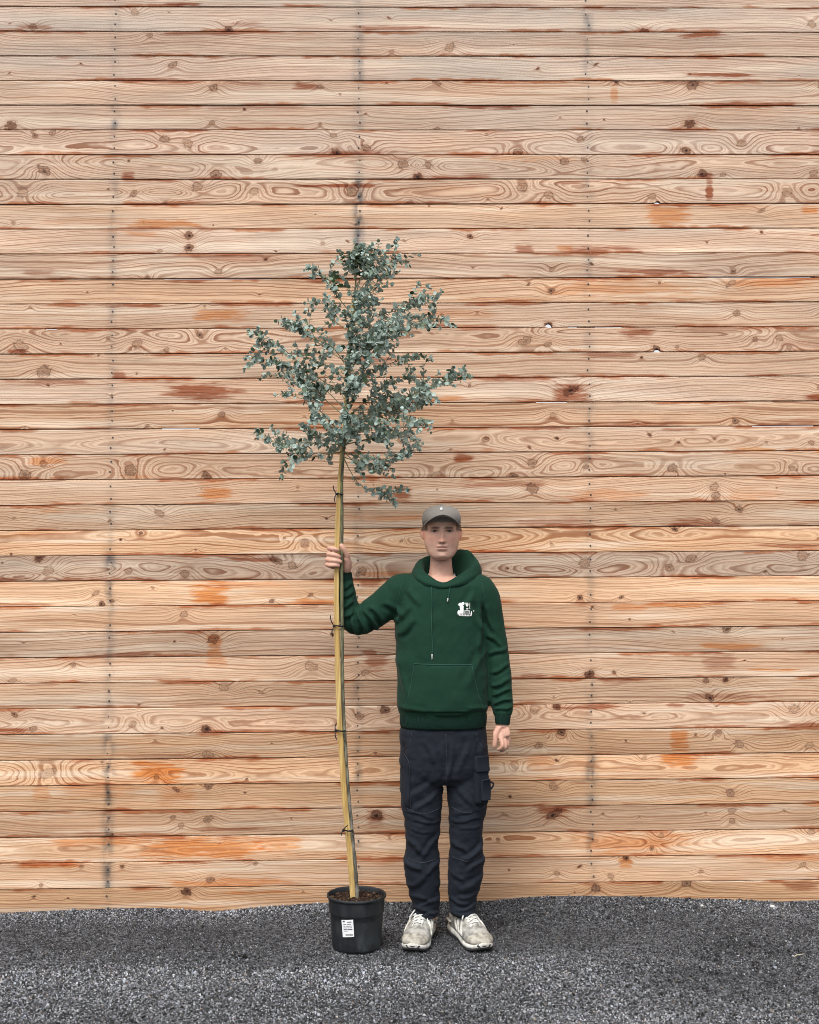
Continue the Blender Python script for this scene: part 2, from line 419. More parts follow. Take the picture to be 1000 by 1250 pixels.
    for q, nm in enumerate(("st", "su")):
        sx, sz, sw, sh = M.attr(nm)
        ss = ss2[q]
        qx = (x - sx) / sw; qz = (z - sz) / sh
        mm = (qx * qx * qx * qx + qz * qz).sqrt() + rag
        sm = mm.smooth(0.30, 1.15, 1.0, 0.0) * (0.65 + fibre * 0.8)
        col = M.mix((sm * ss.max(0.0)).clamp(), col, M.mix(1.0, col, (0.88, 0.50, 0.235), 'MULTIPLY'))
        col = M.mix((sm * (ss * -1.0).max(0.0)).clamp(), col, M.mix(1.0, col, (0.46, 0.185, 0.095), 'MULTIPLY'))
    # bark-brown arrises here and there
    es = M.noise(x * 1.9 + seed * 11.0 + z.sign() * 5.0, 1, 2.0, dim='1D').smooth(0.50, 0.60)
    edge = (z.abs() + (M.noise(M.vec(x * 12.0, z * 20.0, seed), 1, 2.0) - 0.5) * 0.030).smooth(0.041, 0.053) * es
    col = M.mix((edge * 0.9).clamp(), col, M.mix(1.0, col, (0.62, 0.30, 0.165), 'MULTIPLY'))
    # iron stain round the fixings
    fx, fs, _a, _b = M.attr("sc")
    fd = (x - fx) / 0.025
    iron = ((fd * fd) * -1.0).exp() * fs * M.noise(M.vec(x * 24.0, z * 14.0, seed), 1, 3.0).smooth(0.28, 0.66)
    col = M.mix(iron.clamp(), col, M.mix(1.0, col, (0.20, 0.27, 0.37), 'MULTIPLY'))
    tex = M.grey((fibre - 0.5) * 0.75 + (M.noise(M.vec(x * 1.7, z * 14.0, seed + 20.0), 1, 2.0) - 0.5) * 0.55 + light)
    col = M.mix(1.0, col, tex, 'MULTIPLY')
    M.color(col)
    M.bump(late * 0.6 + fibre * 0.5, 0.35, 0.0016)
    return M.m

MAT_WOOD = wood_material()

def row_of(v): return int(math.floor((TOP_LINE - v) / PITCH))
# rows: index of the joint line on top of the board -> (flat-sawn?, warm, light, grey, contrast)
ROWS = {-1:(0,.15,.95,.6,.6), 0:(0,.1,.98,.8,.5), 1:(0,.2,.90,.5,.7), 2:(0,.1,.97,.8,.55), 3:(0,.35,.95,.4,.7), 4:(0,.25,.92,.5,.6),
 5:(1,.2,1.02,.5,.95), 6:(1,.3,.93,.3,.75), 7:(1,.35,.97,.3,.95), 8:(0,.55,1.0,.3,.6), 9:(0,.3,1.06,.5,.6), 10:(2,.35,.95,.3,.8),
 11:(2,.6,.98,.1,.9), 12:(0,.45,.95,.3,.8), 13:(1,.4,.97,.2,.95), 14:(0,.45,.95,.3,.6), 15:(0,.35,1.03,.3,.65), 16:(2,.6,.95,.0,1.0),
 17:(1,.45,1.0,.4,.6), 18:(1,.45,.95,.2,.75), 19:(0,.5,1.0,.1,.75), 20:(0,.6,.86,.15,.8), 21:(1,.8,1.05,.0,.8), 22:(1,.3,.86,.35,.95),
 23:(0,.75,1.1,.0,.5), 24:(0,.6,1.04,.0,.55), 25:(0,.5,.86,.15,.8), 26:(0,.55,1.02,.1,.65), 27:(0,.65,.90,.1,.75), 28:(1,.5,1.04,.2,.6),
 29:(0,.8,.86,.0,.8), 30:(1,.8,1.08,.0,.85), 31:(0,.85,.88,.0,.65), 32:(0,.65,.86,.1,.55), 33:(1,.75,1.05,.0,.85), 34:(0,.7,.98,.2,.6), 35:(0,.9,.86,.0,.7)}
SLIVERS = [(11,-1.11,-0.62,.0012),(13,-1.65,-1.60,.002),(17,-1.12,-0.95,.0016),(17,1.6,1.93,.0012),(13,0.75,1.0,.0016),(11,1.4,1.9,.0010),(16,0.60,0.74,.001),(10,-1.3,-1.12,.0010),(14,-.72,-.63,.001),(22,1.5,1.62,.0006)]
NOTCH = [(7, 1.173, .013, .008), (12, .660, .015, .016), (13, 1.163, .015, .010)]   # knot holes through the lower arris: row, u, half width, height

wall = empty("timber_wall", (0, WALL_Y, 0), (0, R(-0.39), R(1.12)))
tag(wall, "tall wall of horizontal knotty larch boards with dark joints, behind the man and tree", "wall")

def board(row, u0, u1, main):
    v_top = TOP_LINE - PITCH * row; v_c = v_top - PITCH / 2
    h = (PITCH - 0.0034) / 2
    rs = np.random.default_rng(1000 + row * 7 + (0 if main else int(abs(u0) * 10)))
    us = list(np.arange(u0, u1, 0.04)) + [u1]
    for r_, nu, nw, nh in NOTCH:
        if r_ == row and main: us += list(np.linspace(nu - nw * 1.02, nu + nw * 1.02, 15))
    for ln, a, b, w in SLIVERS:
        if ln in (row, row + 1) and main: us += [a - .004, a, b, b + .004]
    us = np.unique(np.round(us, 4)); n = len(us)
    off = rs.uniform(-.0016, .0016); ph = rs.uniform(0, 9)
    bow = off + 0.0016 * (vnoise(us * 0.9, us * 0 + row, 3) - .5) * 2
    lo = -h + 0.0016 * (vnoise(us * 1.7, us * 0 + row, 5) - .5); hi = h + 0.0016 * (vnoise(us * 1.7, us * 0 + row + 1.37, 6) - .5)
    tong = np.full(n, 0.0080)
    if main:
        for ln, a, b, w in SLIVERS:
            if ln == row: tong[(us >= a - .001) & (us <= b + .001)] = 0.0; hi = np.where((us >= a) & (us <= b), hi - w * .5, hi)
            if ln == row + 1: lo = np.where((us >= a) & (us <= b), lo + w * (0.6 + 0.8 * vnoise(us * 9, us * 0, 8)), lo)
        for r_, nu, nw, nh in NOTCH:
            t = np.abs(us - nu) / nw
            if r_ == row: lo = np.where(t <= 1.0, lo + nh * np.sqrt(np.clip(1 - t**2, 0, 1)), lo)
            if r_ == row - 1: tong[t < 1.5] = 0.0
    b = 0.0017
    prof = [( .0210, lo), (.0165, lo), (.0165, lo + .009), (.0095, lo + .009), (.0095, lo), (.0030, lo), (.0, lo + b),
            (.0, hi - b), (.0030, hi), (.0100, hi), (.0100, hi + tong), (.0160, hi + tong), (.0160, hi), (.0210, hi)]
    k = len(prof)
    V = np.zeros((n, k, 3))
    for j, (y, zz) in enumerate(prof):
        V[:, j, 0] = us; V[:, j, 1] = y + bow; V[:, j, 2] = zz
    V = V.reshape(-1, 3)
    i = np.arange(n - 1)[:, None]; j = np.arange(k)[None, :]; j2 = (j + 1) % k
    F = np.stack([i*k + j, (i+1)*k + j, (i+1)*k + j2, i*k + j2], -1).reshape(-1, 4)
    F = F[:, ::-1]
    nf = len(F)
    V = V.tolist(); F = F.tolist() + [list(range(k)), [(n-1)*k + q for q in range(k)][::-1]]
    me = np_mesh("board", V, F)
    mid = np.repeat((us[:-1] + us[1:]) / 2, k); mid = np.concatenate([mid, [u0, u1]]); N = len(mid)
    flat, warm, light, grey, con = ROWS.get(row, (rs.integers(0, 2), .4, 1.0, .3, .7)) if main else (rs.integers(0, 2), rs.uniform(.2, .7), rs.uniform(.9, 1.05), rs.uniform(0, .5), .7)
    light = 1 + (light - 1) * 1.5
    seed = rs.uniform(0, 60)
    if flat == 1: rw, c0, amp = rs.uniform(.0085, .0115), rs.uniform(-.03, .03), rs.uniform(.045, .075)
    elif flat == 2: rw, c0, amp = rs.uniform(.0120, .0150), rs.choice([-1, 1]) * rs.uniform(.06, .09), .03
    else: rw, c0, amp = rs.uniform(.0100, .0135), rs.choice([-1, 1]) * rs.uniform(.10, .2), rs.uniform(.02, .05)
    face_attr(me, "bp", np.tile([seed, rw, c0, amp], (N, 1)))
    face_attr(me, "tn", np.tile([warm, light, grey, con], (N, 1)))
    kn = [(a, c_ - v_c, r_, d_) for a, c_, r_, d_ in KNOTS if row_of(c_) == row] if main else []
    x = u0
    while x < u1:                                   # knots beyond the part that was surveyed, and pin knots within it
        x += rs.uniform(.15, .55)
        if not main or abs(x) > 1.9: kn.append((x, rs.uniform(-.045, .045), rs.uniform(.009, .024), rs.uniform(.3, 1)))
        elif rs.random() < .45 and all(abs(x - q[0]) > .09 for q in kn): kn.append((x, rs.uniform(-.05, .05), rs.uniform(.004, .009), rs.uniform(.5, 1)))
    K = np.array(kn + [(99, 0, .01, 0), (98, 0, .01, 0)])
    D = np.abs(mid[:, None] - K[None, :, 0]) / (K[None, :, 2] + .012)
    o = np.argsort(D, 1)
    face_attr(me, "ka", K[o[:, 0]]); face_attr(me, "kb", K[o[:, 1]])
    S = [(a, c_ - v_c, w_, h_, s_) for a, c_, w_, h_, s_ in STAINS if row_of(c_) == row] if main else []
    for _ in range(7 if main else 3):
        a = rs.uniform(u0, u1)
        if all(abs(a - q[0]) > q[2] + .12 for q in S): S.append((a, rs.choice([-1, 1]) * rs.uniform(.025, .055), rs.uniform(.03, .24), rs.uniform(.006, .024), rs.choice([-1, -1, 1]) * rs.uniform(.35, .95)))
    S = np.array(S + [(99, 0, .01, .01, 0), (98, 0, .01, .01, 0)])
    o = np.argsort(np.abs(mid[:, None] - S[None, :, 0]) / S[None, :, 2], 1)
    s0, s1 = S[o[:, 0]], S[o[:, 1]]
    face_attr(me, "st", s0[:, :4]); face_attr(me, "su", s1[:, :4]); face_attr(me, "sv", np.stack([s0[:, 4], s1[:, 4], s0[:, 4], s1[:, 4]], 1))
    us_ = np.array([stud_u(q, v_c) for q in range(7)])
    near = np.argmin(np.abs(mid[:, None] - us_[None, :]), 1)
    key = {(2, 32): .8, (2, 33): .9, (2, 34): .9, (2, 31): .9, (2, 30): .9, (2, 29): .8, (2, 22): .9, (2, 23): .9, (2, 4): .7,
           (3, 7): 1.0, (3, 8): 1.0, (3, 9): .9, (3, 2): .7, (3, 1): .5, (4, 30): 1.0, (4, 0): .6, (4, 31): .6, (4, 33): .6, (3, 30): .6}
    st = np.array([key.get((q, row), rs.uniform(.1, .45)) for q in range(7)])
    face_attr(me, "sc", np.stack([us_[near], st[near], st[near], st[near]], 1))
    o = mobj("board", me, MAT_WOOD, wall)
    o.location = (0, 0, v_c)
    return o

for row in range(-5, 37):
    j0, j1 = (-2.49, 3.08) if row % 2 else (-3.62, 1.955 + 1.125)
    board(row, j0 + .001, j1 - .001, True)
    board(row, -4.3, j0 - .001, False); board(row, j1 + .001, 4.3, False)

M_STUD = Mat("stud_timber", .85).color((.26, .17, .10)).m
for k in range(7):
    mb = MB(); u = stud_u(k, 2.2)
    mb.box((u - .035, .024, -.25), (u + .035, .115, 4.72))
    mb.build("stud", M_STUD, wall, smooth=False)

# screw heads, two to a board on every stud line
sb = MB()
for row in range(-5, 37):
    v_c = TOP_LINE - PITCH * (row + .5)
    for k in range(7):
        for dz in (-.026, .027):
            if random.random() < .05: continue
            uu, vv = stud_u(k, v_c) + random.gauss(0, .003), v_c + dz + random.gauss(0, .003)
            ring0 = [(uu + .0040 * math.cos(a), -.0022, vv + .0040 * math.sin(a)) for a in np.linspace(0, 2*math.pi, 9)[:-1]]
            ring1 = [(uu + .0026 * math.cos(a), -.0030, vv + .0026 * math.sin(a)) for a in np.linspace(0, 2*math.pi, 9)[:-1]]
            ring2 = [(uu + .0040 * math.cos(a), .004, vv + .0040 * math.sin(a)) for a in np.linspace(0, 2*math.pi, 9)[:-1]]
            sb.rings([ring2, ring0, ring1])
M_SCREW = Mat("dark_screw_steel", .5, .5).color((.055, .05, .05)).m
tag(sb.build("screw_heads", M_SCREW, wall, smooth=False), kind="stuff")

# ================================================================== ground
BERM = np.array([(-6,-.02),(-1.84,-.023),(-1.58,-.013),(-1.29,-.004),(-1.11,-.005),(-.89,-.022),(-.63,.003),(-.37,.016),(.15,.017),(.37,.02),(.56,.037),(.74,.04),(1.04,.035),(1.3,.026),(1.49,.021),(1.68,.008),(1.87,.015),(6,.02)])
def gz(x, y):
    """height of the gravel surface"""
    x = np.asarray(x, float); y = np.asarray(y, float)
    b = np.interp(x, BERM[:, 0], BERM[:, 1])
    edge = 5.62 + .0195 * x - y
    t = np.clip(1 - (edge - .05) / (.34 + .16 * vnoise(x * 2.1, x * 0, 31)), 0, 1); t = t*t*(3-2*t)
    near = np.exp(-(((x - .12) / .75)**2 + ((y - 5.0) / .35)**2))        # trodden level where the man and the pot stand
    u = (fnoise(x * 1.3, y * 1.8, 21) - .5) * .030 * (1 - near) * np.clip((5.75 - np.abs(y - 1)) / 2, 0, 1)
    far = np.clip((np.abs(y - 3) - 6) / 6, 0, 1) + np.clip((np.abs(x) - 5) / 5, 0, 1)
    return np.where(edge > -.03, (b - .006) * t + u * (1 - t), -.03) * np.clip(1 - far, 0, 1)

def ground_sheet():
    xs = np.concatenate([[-300, -80, -30, -12, -7], np.arange(-4.6, 4.61, .06), [7, 12, 30, 80, 300]])
    ys = np.concatenate([[-300, -80, -20, -6, 0, 2], np.arange(3.0, 5.9, .04), [6.4, 8, 14, 40, 120, 400]])
    gx, gy = np.meshgrid(xs, ys)
    zz = gz(gx, gy)
    V = np.stack([gx, gy, zz], -1).reshape(-1, 3)
    n, m = len(xs), len(ys)
    i = np.arange(m - 1)[:, None] * n; j = np.arange(n - 1)[None, :]
    F = np.stack([i + j, i + j + 1, i + j + 1 + n, i + j + n], -1).reshape(-1, 4)
    return np_mesh("ground", V, F, True)

M = Mat("gravel_bed", .95, .15)
px, py, pz = M.xyz("Object"); pv = M.vec(px, py, pz)
g1 = M.voronoi(pv, 110.0, "Color"); sg = M.node("ShaderNodeSeparateColor"); M.nt.links.new(g1.s, sg.inputs[0]); chip = X(M.nt, sg.outputs[0])
dirt = M.noise(pv, 1.6, 4.0)
col = M.mix(chip.smooth(.2, 1.0), (.018, .019, .021), (.15, .155, .165))
col = M.mix(dirt.smooth(.35, .7) * .5, col, (.030, .030, .032))
M.color(col); M.bump(M.voronoi(pv, 110.0), .8, .006)
ground = mobj("ground", ground_sheet(), M.m)
tag(ground, "dark grey gravel yard at the foot of the timber wall", "ground", kind="structure")

def gravel(n_per_m2, x0, x1, y0, y1, seed):
    rs = np.random.default_rng(seed)
    n = int(n_per_m2 * (x1 - x0) * (y1 - y0))
    x = rs.uniform(x0, x1, n); y = rs.uniform(y0, y1, n)
    keep = y < 5.612 + .0195 * x
    x, y = x[keep], y[keep]; n = len(x)
    # sorted patches: coarse pale chippings by the wall and in front, fine dark crushed stone where it was driven and trodden on
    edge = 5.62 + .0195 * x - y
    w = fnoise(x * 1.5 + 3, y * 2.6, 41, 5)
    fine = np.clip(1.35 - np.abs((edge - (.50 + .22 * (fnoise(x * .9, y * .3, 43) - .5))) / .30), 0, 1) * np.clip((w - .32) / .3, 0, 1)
    for cx, cy, sx_, sy_ in ((.135, 5.03, .075, .10), (-.06, 5.04, .10, .07), (-.21, 5.16, .16, .06), (.55, 5.2, .30, .09), (-1.5, 5.05, .5, .10)):     # damp, trodden spots, with contact shade by shoes and pot painted in
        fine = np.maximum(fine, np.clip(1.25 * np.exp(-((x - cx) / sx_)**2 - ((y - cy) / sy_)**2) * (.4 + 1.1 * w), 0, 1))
    size = rs.lognormal(math.log(.0042), .32, n) * (1 - .38 * fine); size = np.clip(size, .0022, .0125)
    big = rs.random(n) < .004; size = np.where(big, size * rs.uniform(1.3, 2.2, n), size)
    oc = np.array([(1,0,0),(-1,0,0),(0,1,0),(0,-1,0),(0,0,1),(0,0,-1)], float)
    V = oc[None] * rs.uniform(.55, 1.15, (n, 6, 1)) + rs.normal(0, .14, (n, 6, 3))
    V *= np.stack([np.ones(n), rs.uniform(.6, 1.0, n), rs.uniform(.45, .9, n)], -1)[:, None, :]
    q = rs.normal(size=(n, 4)); q /= np.linalg.norm(q, axis=1, keepdims=True)
    a, b, c, d = q.T
    Rm = np.stack([np.stack([1-2*(c*c+d*d), 2*(b*c-a*d), 2*(b*d+a*c)], -1), np.stack([2*(b*c+a*d), 1-2*(b*b+d*d), 2*(c*d-a*b)], -1), np.stack([2*(b*d-a*c), 2*(c*d+a*b), 1-2*(b*b+c*c)], -1)], 1)
    V = np.einsum('nij,nkj->nki', Rm, V) * size[:, None, None]
    V += np.stack([x, y, gz(x, y) + size * rs.uniform(-.1, .55, n)], -1)[:, None, :]
    tri = np.array([(0,2,4),(2,1,4),(1,3,4),(3,0,4),(2,0,5),(1,2,5),(3,1,5),(0,3,5)])
    F = (np.arange(n)[:, None, None] * 6 + tri[None]).reshape(-1, 3)
    me = np_mesh("gravel", V.reshape(-1, 3), F)
    tone = rs.beta(.75, 2.3, n) * .58 + .010
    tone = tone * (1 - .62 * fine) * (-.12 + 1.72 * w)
    tone = np.where(rs.random(n) < .012, rs.uniform(.22, .45, n), np.maximum(tone, .006))
    hue = rs.normal(0, .05, n); brown = (rs.random(n) < .03) * .25
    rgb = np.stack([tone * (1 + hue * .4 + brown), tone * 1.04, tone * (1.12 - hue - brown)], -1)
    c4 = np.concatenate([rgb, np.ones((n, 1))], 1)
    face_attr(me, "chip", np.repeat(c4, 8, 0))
    return me

M = Mat("basalt_chippings", .85, .3); M.color(M.attrcol("chip"))
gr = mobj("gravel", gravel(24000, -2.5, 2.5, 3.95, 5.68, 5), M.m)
tag(gr, "loose dark basalt chippings covering the yard", "gravel", kind="stuff")

# ================================================================== the man
S = 0.00335                       # figure drawn on a 3.35 mm grid: u to the right, w downwards from 1149.4 = ground
YB = 5.09                         # depth of the body's mid plane
def fg(u, w, dy=0.0): return Vector(((u - 500) * S, YB + dy, (1149.4 - w) * S))

def laplace(co, edges, it, lam=0.5, mask=None):
    n = len(co); a, b = edges[:, 0], edges[:, 1]
    deg = np.bincount(a, minlength=n) + np.bincount(b, minlength=n); deg = np.maximum(deg, 1)[:, None]
    for _ in range(it):
        s = np.zeros_like(co)
        for c in range(3):
            s[:, c] = np.bincount(a, co[b, c], n) + np.bincount(b, co[a, c], n)
        d = (s / deg - co) * lam
        co = co + (d if mask is None else d * mask[:, None])
    return co

def get_co(me):
    co = np.empty(len(me.vertices) * 3, np.float32); me.vertices.foreach_get("co", co); return co.reshape(-1, 3).astype(float)
def set_co(me, co):
    me.vertices.foreach_set("co", co.astype(np.float32).ravel()); me.update()
def get_no(me):
    no = np.empty(len(me.vertices) * 3, np.float32); me.vertex_normals.foreach_get("vector", no); return no.reshape(-1, 3).astype(float)
def get_ed(me):
    e = np.empty(len(me.edges) * 2, np.int32); me.edges.foreach_get("vertices", e); return e.reshape(-1, 2)

def fuse(mb, voxel, it, name):
    """one continuous surface round overlapping closed shapes"""
    me = mb.mesh("tmp"); o = bpy.data.objects.new("tmp", me); COL.objects.link(o)
    md = o.modifiers.new("r", 'REMESH'); md.mode = 'VOXEL'; md.voxel_size = voxel; md.use_smooth_shade = True
    dg = bpy.context.evaluated_depsgraph_get(); dg.update()
    out = bpy.data.meshes.new_from_object(o.evaluated_get(dg)); out.name = name
    bpy.data.objects.remove(o); bpy.data.meshes.remove(me)
    set_co(out, laplace(get_co(out), get_ed(out), it))
    out.polygons.foreach_set("use_smooth", np.ones(len(out.polygons), bool))
    return out

def sect(cx, cy, z, a, bf, bb, p=2.3, n=28, tilt=0.0):
    """horizontal superellipse, half width a, depth bf to the front, bb to the back"""
    r = []
    for k in range(n):
        t = 2 * math.pi * k / n; c, s = math.cos(t), math.sin(t)
        x = math.copysign(abs(c) ** (2 / p), c) * a; y = math.copysign(abs(s) ** (2 / p), s) * (bb if s > 0 else bf)
        r.append((cx + x, cy + y, z + tilt * x))
    return r

def loft(mb, rows, n=28, p=2.3, dip=0.0):
    """rows: w, u_left, u_right, front, back, dy"""
    rings = []
    for w, ul, ur, f, b, dy in rows:
        c = fg((ul + ur) / 2, w, dy); a_ = (ur - ul) / 2 * S; r_ = sect(c.x, c.y, c.z, a_, f, b, p, n)
        if dip and w < 716:                                    # neckline sags at the throat
            r_ = [(x, y, zz - dip * (716 - w) / 12 * max(0.0, 1 - ((x - c.x) / (.62 * a_)) ** 2) * max(0.0, (c.y - y) / f + .55)) for x, y, zz in r_]
        rings.append(r_)
    return mb.rings(rings)

def limb(mb, pts, n=20, sub=5, flat=1.0, up=(0, 1, 0)):
    """pts: u, w, dy, radius in grid units"""
    P = catmull([tuple(fg(u, w, dy)) + (r * S,) for u, w, dy, r in pts], sub)
    return mb.tube([p[:3] for p in P], [p[3] for p in P], n, flat=flat, up=up)

def folds(co, no, segs, front=True, soft=.012, ycut=None):
    """push cloth into ridges and valleys along drawn lines (u0,w0,u1,w1,width m,height m)"""
    u = co[:, 0] / S + 500; w = 1149.4 - co[:, 2] / S
    d = np.zeros(len(co))
    for u0, w0, u1, w1, wd, am in segs:
        ex, ey = u1 - u0, w1 - w0; L = math.hypot(ex, ey); ex /= L; ey /= L
        px, py = u - u0, w - w0
        t = (px * ex + py * ey) / L; s = (px * -ey + py * ex) * S
        s = s + .004 * np.sin(t * 5 + u0)
        win = np.clip(np.minimum(t + .12, 1.12 - t) / .30, 0, 1); win = win * win * (3 - 2 * win)
        d += am * win * (np.exp(-(s / wd) ** 2) - .75 * np.exp(-((s - 1.5 * wd) / wd) ** 2))
    if front:
        d *= np.clip(-no[:, 1] * 1.6 + .25, 0, 1)
    return co + no * d[:, None]

def cloth_mat(name, c, sheen, weave, contrast=.25, rough=.9):
    M = Mat(name, rough, .15)
    v = M.xyz("Object"); v = M.vec(*v)
    n1 = M.noise(v, 9.0, 3.0); n2 = M.noise(v, weave, 2.0)
    col = M.mix(1.0, c, M.grey((n1 - .5) * contrast + (n2 - .5) * .35 + 1.0), 'MULTIPLY')
    M.color(col)
    M.b.inputs["Sheen Weight"].default_value = sheen
    M.b.inputs["Sheen Roughness"].default_value = .4
    M.bump(n2, .25, .002)
    return M.m

# ---------------- body: head, neck, trunk, arms with hands, legs in one skin
HX, HY = 539.5, -0.012          # head centre: grid u, depth offset
head = [(684.6,5,.074,-.050),(683,10.5,.088,-.03),(679.5,14.8,.093,-.002),(674,18.4,.094,.035),(667,20.7,.093,.070),(657,22.2,.091,.090),(649,22.4,.089,.097),(641,22.2,.092,.100),(633,21.0,.090,.100),(626,18,.077,.088),(621,11.5,.050,.058),(619.3,4,.02,.022)]
def add_body(mb):
    rings = []
    for w, hw, f, b in head:
        c = fg(HX, w, HY + (b - f) / 2); rings.append(sect(c.x, c.y, c.z, hw * S, (f + b) / 2, (f + b) / 2, 2.25, 32))
    mb.rings(rings)
    for sgn in (-1, 1):                                      # ears
        c = fg(HX + sgn * 23.4, 652.0, HY + .016)
        Mx = Matrix.Rotation(sgn * R(-22), 3, 'Z') @ Matrix.Rotation(R(-8), 3, 'X')
        mb.ball(c, (.0075, .016, .025), 12, 10, Mx)
    limb(mb, [(539, 672, .02, 13.2), (539, 688, .012, 13.6), (539, 702, .006, 15.4), (539, 716, .0, 20)], 24, 4)
    loft(mb, [(704,520,558,.055,.06,0),(712,500,579,.08,.085,0),(730,497,583,.10,.10,0),(770,496,582,.105,.105,0),(830,499,580,.105,.105,0),(880,500,582,.105,.105,0),(930,499,583,.10,.105,0),(955,503,580,.085,.095,0)])
    limb(mb, [(498,722,0,13),(462,748,-.01,12),(437,760,-.02,11),(424,735,-.02,9.5),(420,708,-.024,8),(419.5,694,-.03,7.6)], 16)
    limb(mb, [(586,724,0,13),(603,765,.005,12),(609,805,.008,11),(613,845,-.02,9.5),(613.5,878,-.045,7.8),(613,888,-.05,7.4)], 16)
    for l in ([(517,940,0,21),(517,1000,-.01,15),(516,1045,.01,15),(519,1090,.025,12),(520,1128,.03,11)], [(566,940,0,21),(569,1000,-.01,15),(569,1045,.01,15),(566,1090,.025,12),(566,1128,.03,11)]):
        limb(mb, l, 16)
    # right hand closed round the stake (stake axis about u 412.5, dy -.085)
    sy = STAKE_DY
    mb.tube(catmull([fg(421, 699, sy+.050), fg(420, 690, sy+.040), fg(414, 682, sy+.031), fg(409.5, 676, sy+.028)], 4), [.023,.026,.029,.031,.032,.033,.033,.033,.032,.031,.030,.028,.024], 16, flat=.52, up=(0,1,0))
    mb.tube(catmull([fg(423, 698, sy+.040), fg(424.5, 689, sy+.022), fg(423.0, 681, sy+.006)], 4), [.017,.018,.0185,.018,.017,.016,.015,.014,.012], 12)      # ball of the thumb
    for k, (wk, wt, ut, rr) in enumerate([(670.0, 673.5, 414.6, .0092), (677.0, 681.3, 416.8, .0098), (683.8, 687.0, 418.6, .0096), (690.0, 691.6, 415.8, .0086)]):
        ul = 402.6 - (0, .4, 2.0, 2.4)[k]
        P = catmull([fg(408, wk + 3.5, sy+.033), fg(ul + .5, wk + .4, sy+.017), fg(ul + .4, wk, sy-.008), fg(ul + 4.5, wk + .7, sy-.0235), fg((ul + 5 + ut) / 2, (wk*.55 + wt*.45), sy-.0275), fg(ut, wt, sy-.019)], 4)
        rad = [rr * f for f in np.interp(np.linspace(0, 1, len(P)), [0, .2, .38, .5, .62, .8, .93, 1], [1.1, 1.12, 1.10, .98, 1.05, .95, .86, .55])]
        mb.tube(P, rad, 12)
    P = catmull([fg(424.5, 686, sy+.022), fg(424.0, 679, sy+.004), fg(420.5, 671.5, sy-.008), fg(416.2, 664.6, sy-.010)], 4)
    mb.tube(P, [r_ for r_ in np.interp(np.linspace(0, 1, len(P)), [0, .35, .55, .75, .92, 1], [.0145, .0125, .0110, .0115, .0095, .005])], 12)
    # left hand hanging, half closed
    hy = -.055
    mb.tube(catmull([fg(613, 886, hy+.004), fg(613.6, 892, hy), fg(614.5, 899.5, hy-.004)], 4), [.022,.024,.027,.029,.030,.031,.031,.030,.026], 16, flat=.55, up=(.45,1,0))
    for k, (u0, w0, u1, w1, u2, w2, d0, d1, d2, rr) in enumerate([(610.4,898,612.2,909.5,606.4,914.8,-.014,-.026,-.006,.0092), (614.4,899.5,616.0,911.0,610.8,917.0,-.006,-.018,.008,.0096), (617.8,899,619.0,909.5,614.6,915.0,.004,-.004,.020,.0090), (620.4,897.5,621.2,905.5,617.8,910.0,.012,.010,.026,.0080)]):
        P = catmull([fg(u0, w0 - 5, hy+d0*.4), fg(u0, w0, hy+d0), fg(u1, w1, hy+d1), fg(u2, w2, hy+d2)], 4)
        mb.tube(P, [rr * f for f in np.interp(np.linspace(0, 1, len(P)), [0, .35, .6, .9, 1], [1.15, 1.12, 1.0, .85, .5])], 12)
    P = catmull([fg(608.5, 888, hy-.006), fg(604.6, 895, hy-.014), fg(603.6, 904, hy-.018), fg(602.4, 912.8, hy-.014)], 4)
    mb.tube(P, [r_ for r_ in np.interp(np.linspace(0, 1, len(P)), [0, .35, .6, .8, .93, 1], [.0150, .0125, .0102, .0108, .0085, .005])], 12)

STAKE_DY = -0.095
mb = MB(); add_body(mb)
me = fuse(mb, .0030, 2, "person")
co = get_co(me); no = get_no(me)
u = co[:, 0] / S + 500; w = 1149.4 - co[:, 2] / S
a = (u - HX) * S
isface = (w < 686) & (w > 619) & (np.abs(u - HX) < 30)
frontw = np.clip((-(co[:, 1] - (YB + HY)) - .035) / .03, 0, 1) * isface
g = lambda q, c, s: np.exp(-((q - c) / s) ** 2)
A = np.abs(a); z = lambda ww: (w - ww) * S          # metres below the level ww
smooth_mask = isface.astype(float)
co = laplace(co, get_ed(me), 6, .5, smooth_mask)
d = np.zeros(len(co))
t = np.clip((w - 645.5) / 15.5, 0, 1)
fall = np.clip((665.2 - w) / 3.2, 0, 1); fall = fall*fall*(3-2*fall); rise = np.clip((w - 642) / 5, 0, 1)
d += (.0035 + .0185 * t ** 1.15) * np.exp(-(a / (.0070 + .0045 * t)) ** 2) * fall * rise              # nose
d += .0065 * g(A, .0115, .0058) * g(z(661.6), 0, .0052)                                               # wings of the nose
d -= .0125 * g(A, .031, .0160) * g(z(649.0), 0, .0090)                                                # sockets
d += .0070 * g(A, .027, .021) * g(z(645.0), 0, .0046)                                                 # brow
d += .0085 * g(A, .0305, .0135) * (g(z(647.8), 0, .0026) * 1.0 + g(z(651.0), 0, .0030) * .85)          # lids
d += .0050 * g(A, .043, .015) * g(z(657), 0, .014)                                                    # cheekbones
d -= .0030 * g(A, .044, .012) * g(z(669), 0, .014)                                                    # hollow cheeks
d -= .0026 * np.exp(-((A - .020 - np.clip(w - 661, 0, 14) * .0010) / .0042) ** 2) * g(z(666.5), 0, .014)  # nasolabial
d += .0050 * np.exp(-(a / .023) ** 4) * g(z(669), 0, .016)                                            # muzzle
d += .0032 * np.exp(-(a / .021) ** 4) * (g(z(667.6), 0, .0030) + 1.15 * g(z(671.0), 0, .0036))        # lips
d -= .0052 * np.exp(-(a / .0245) ** 4) * g(z(669.2), 0, .0018)                                        # mouth line
d -= .0030 * np.exp(-(a / .018) ** 4) * g(z(674.4), 0, .0040)
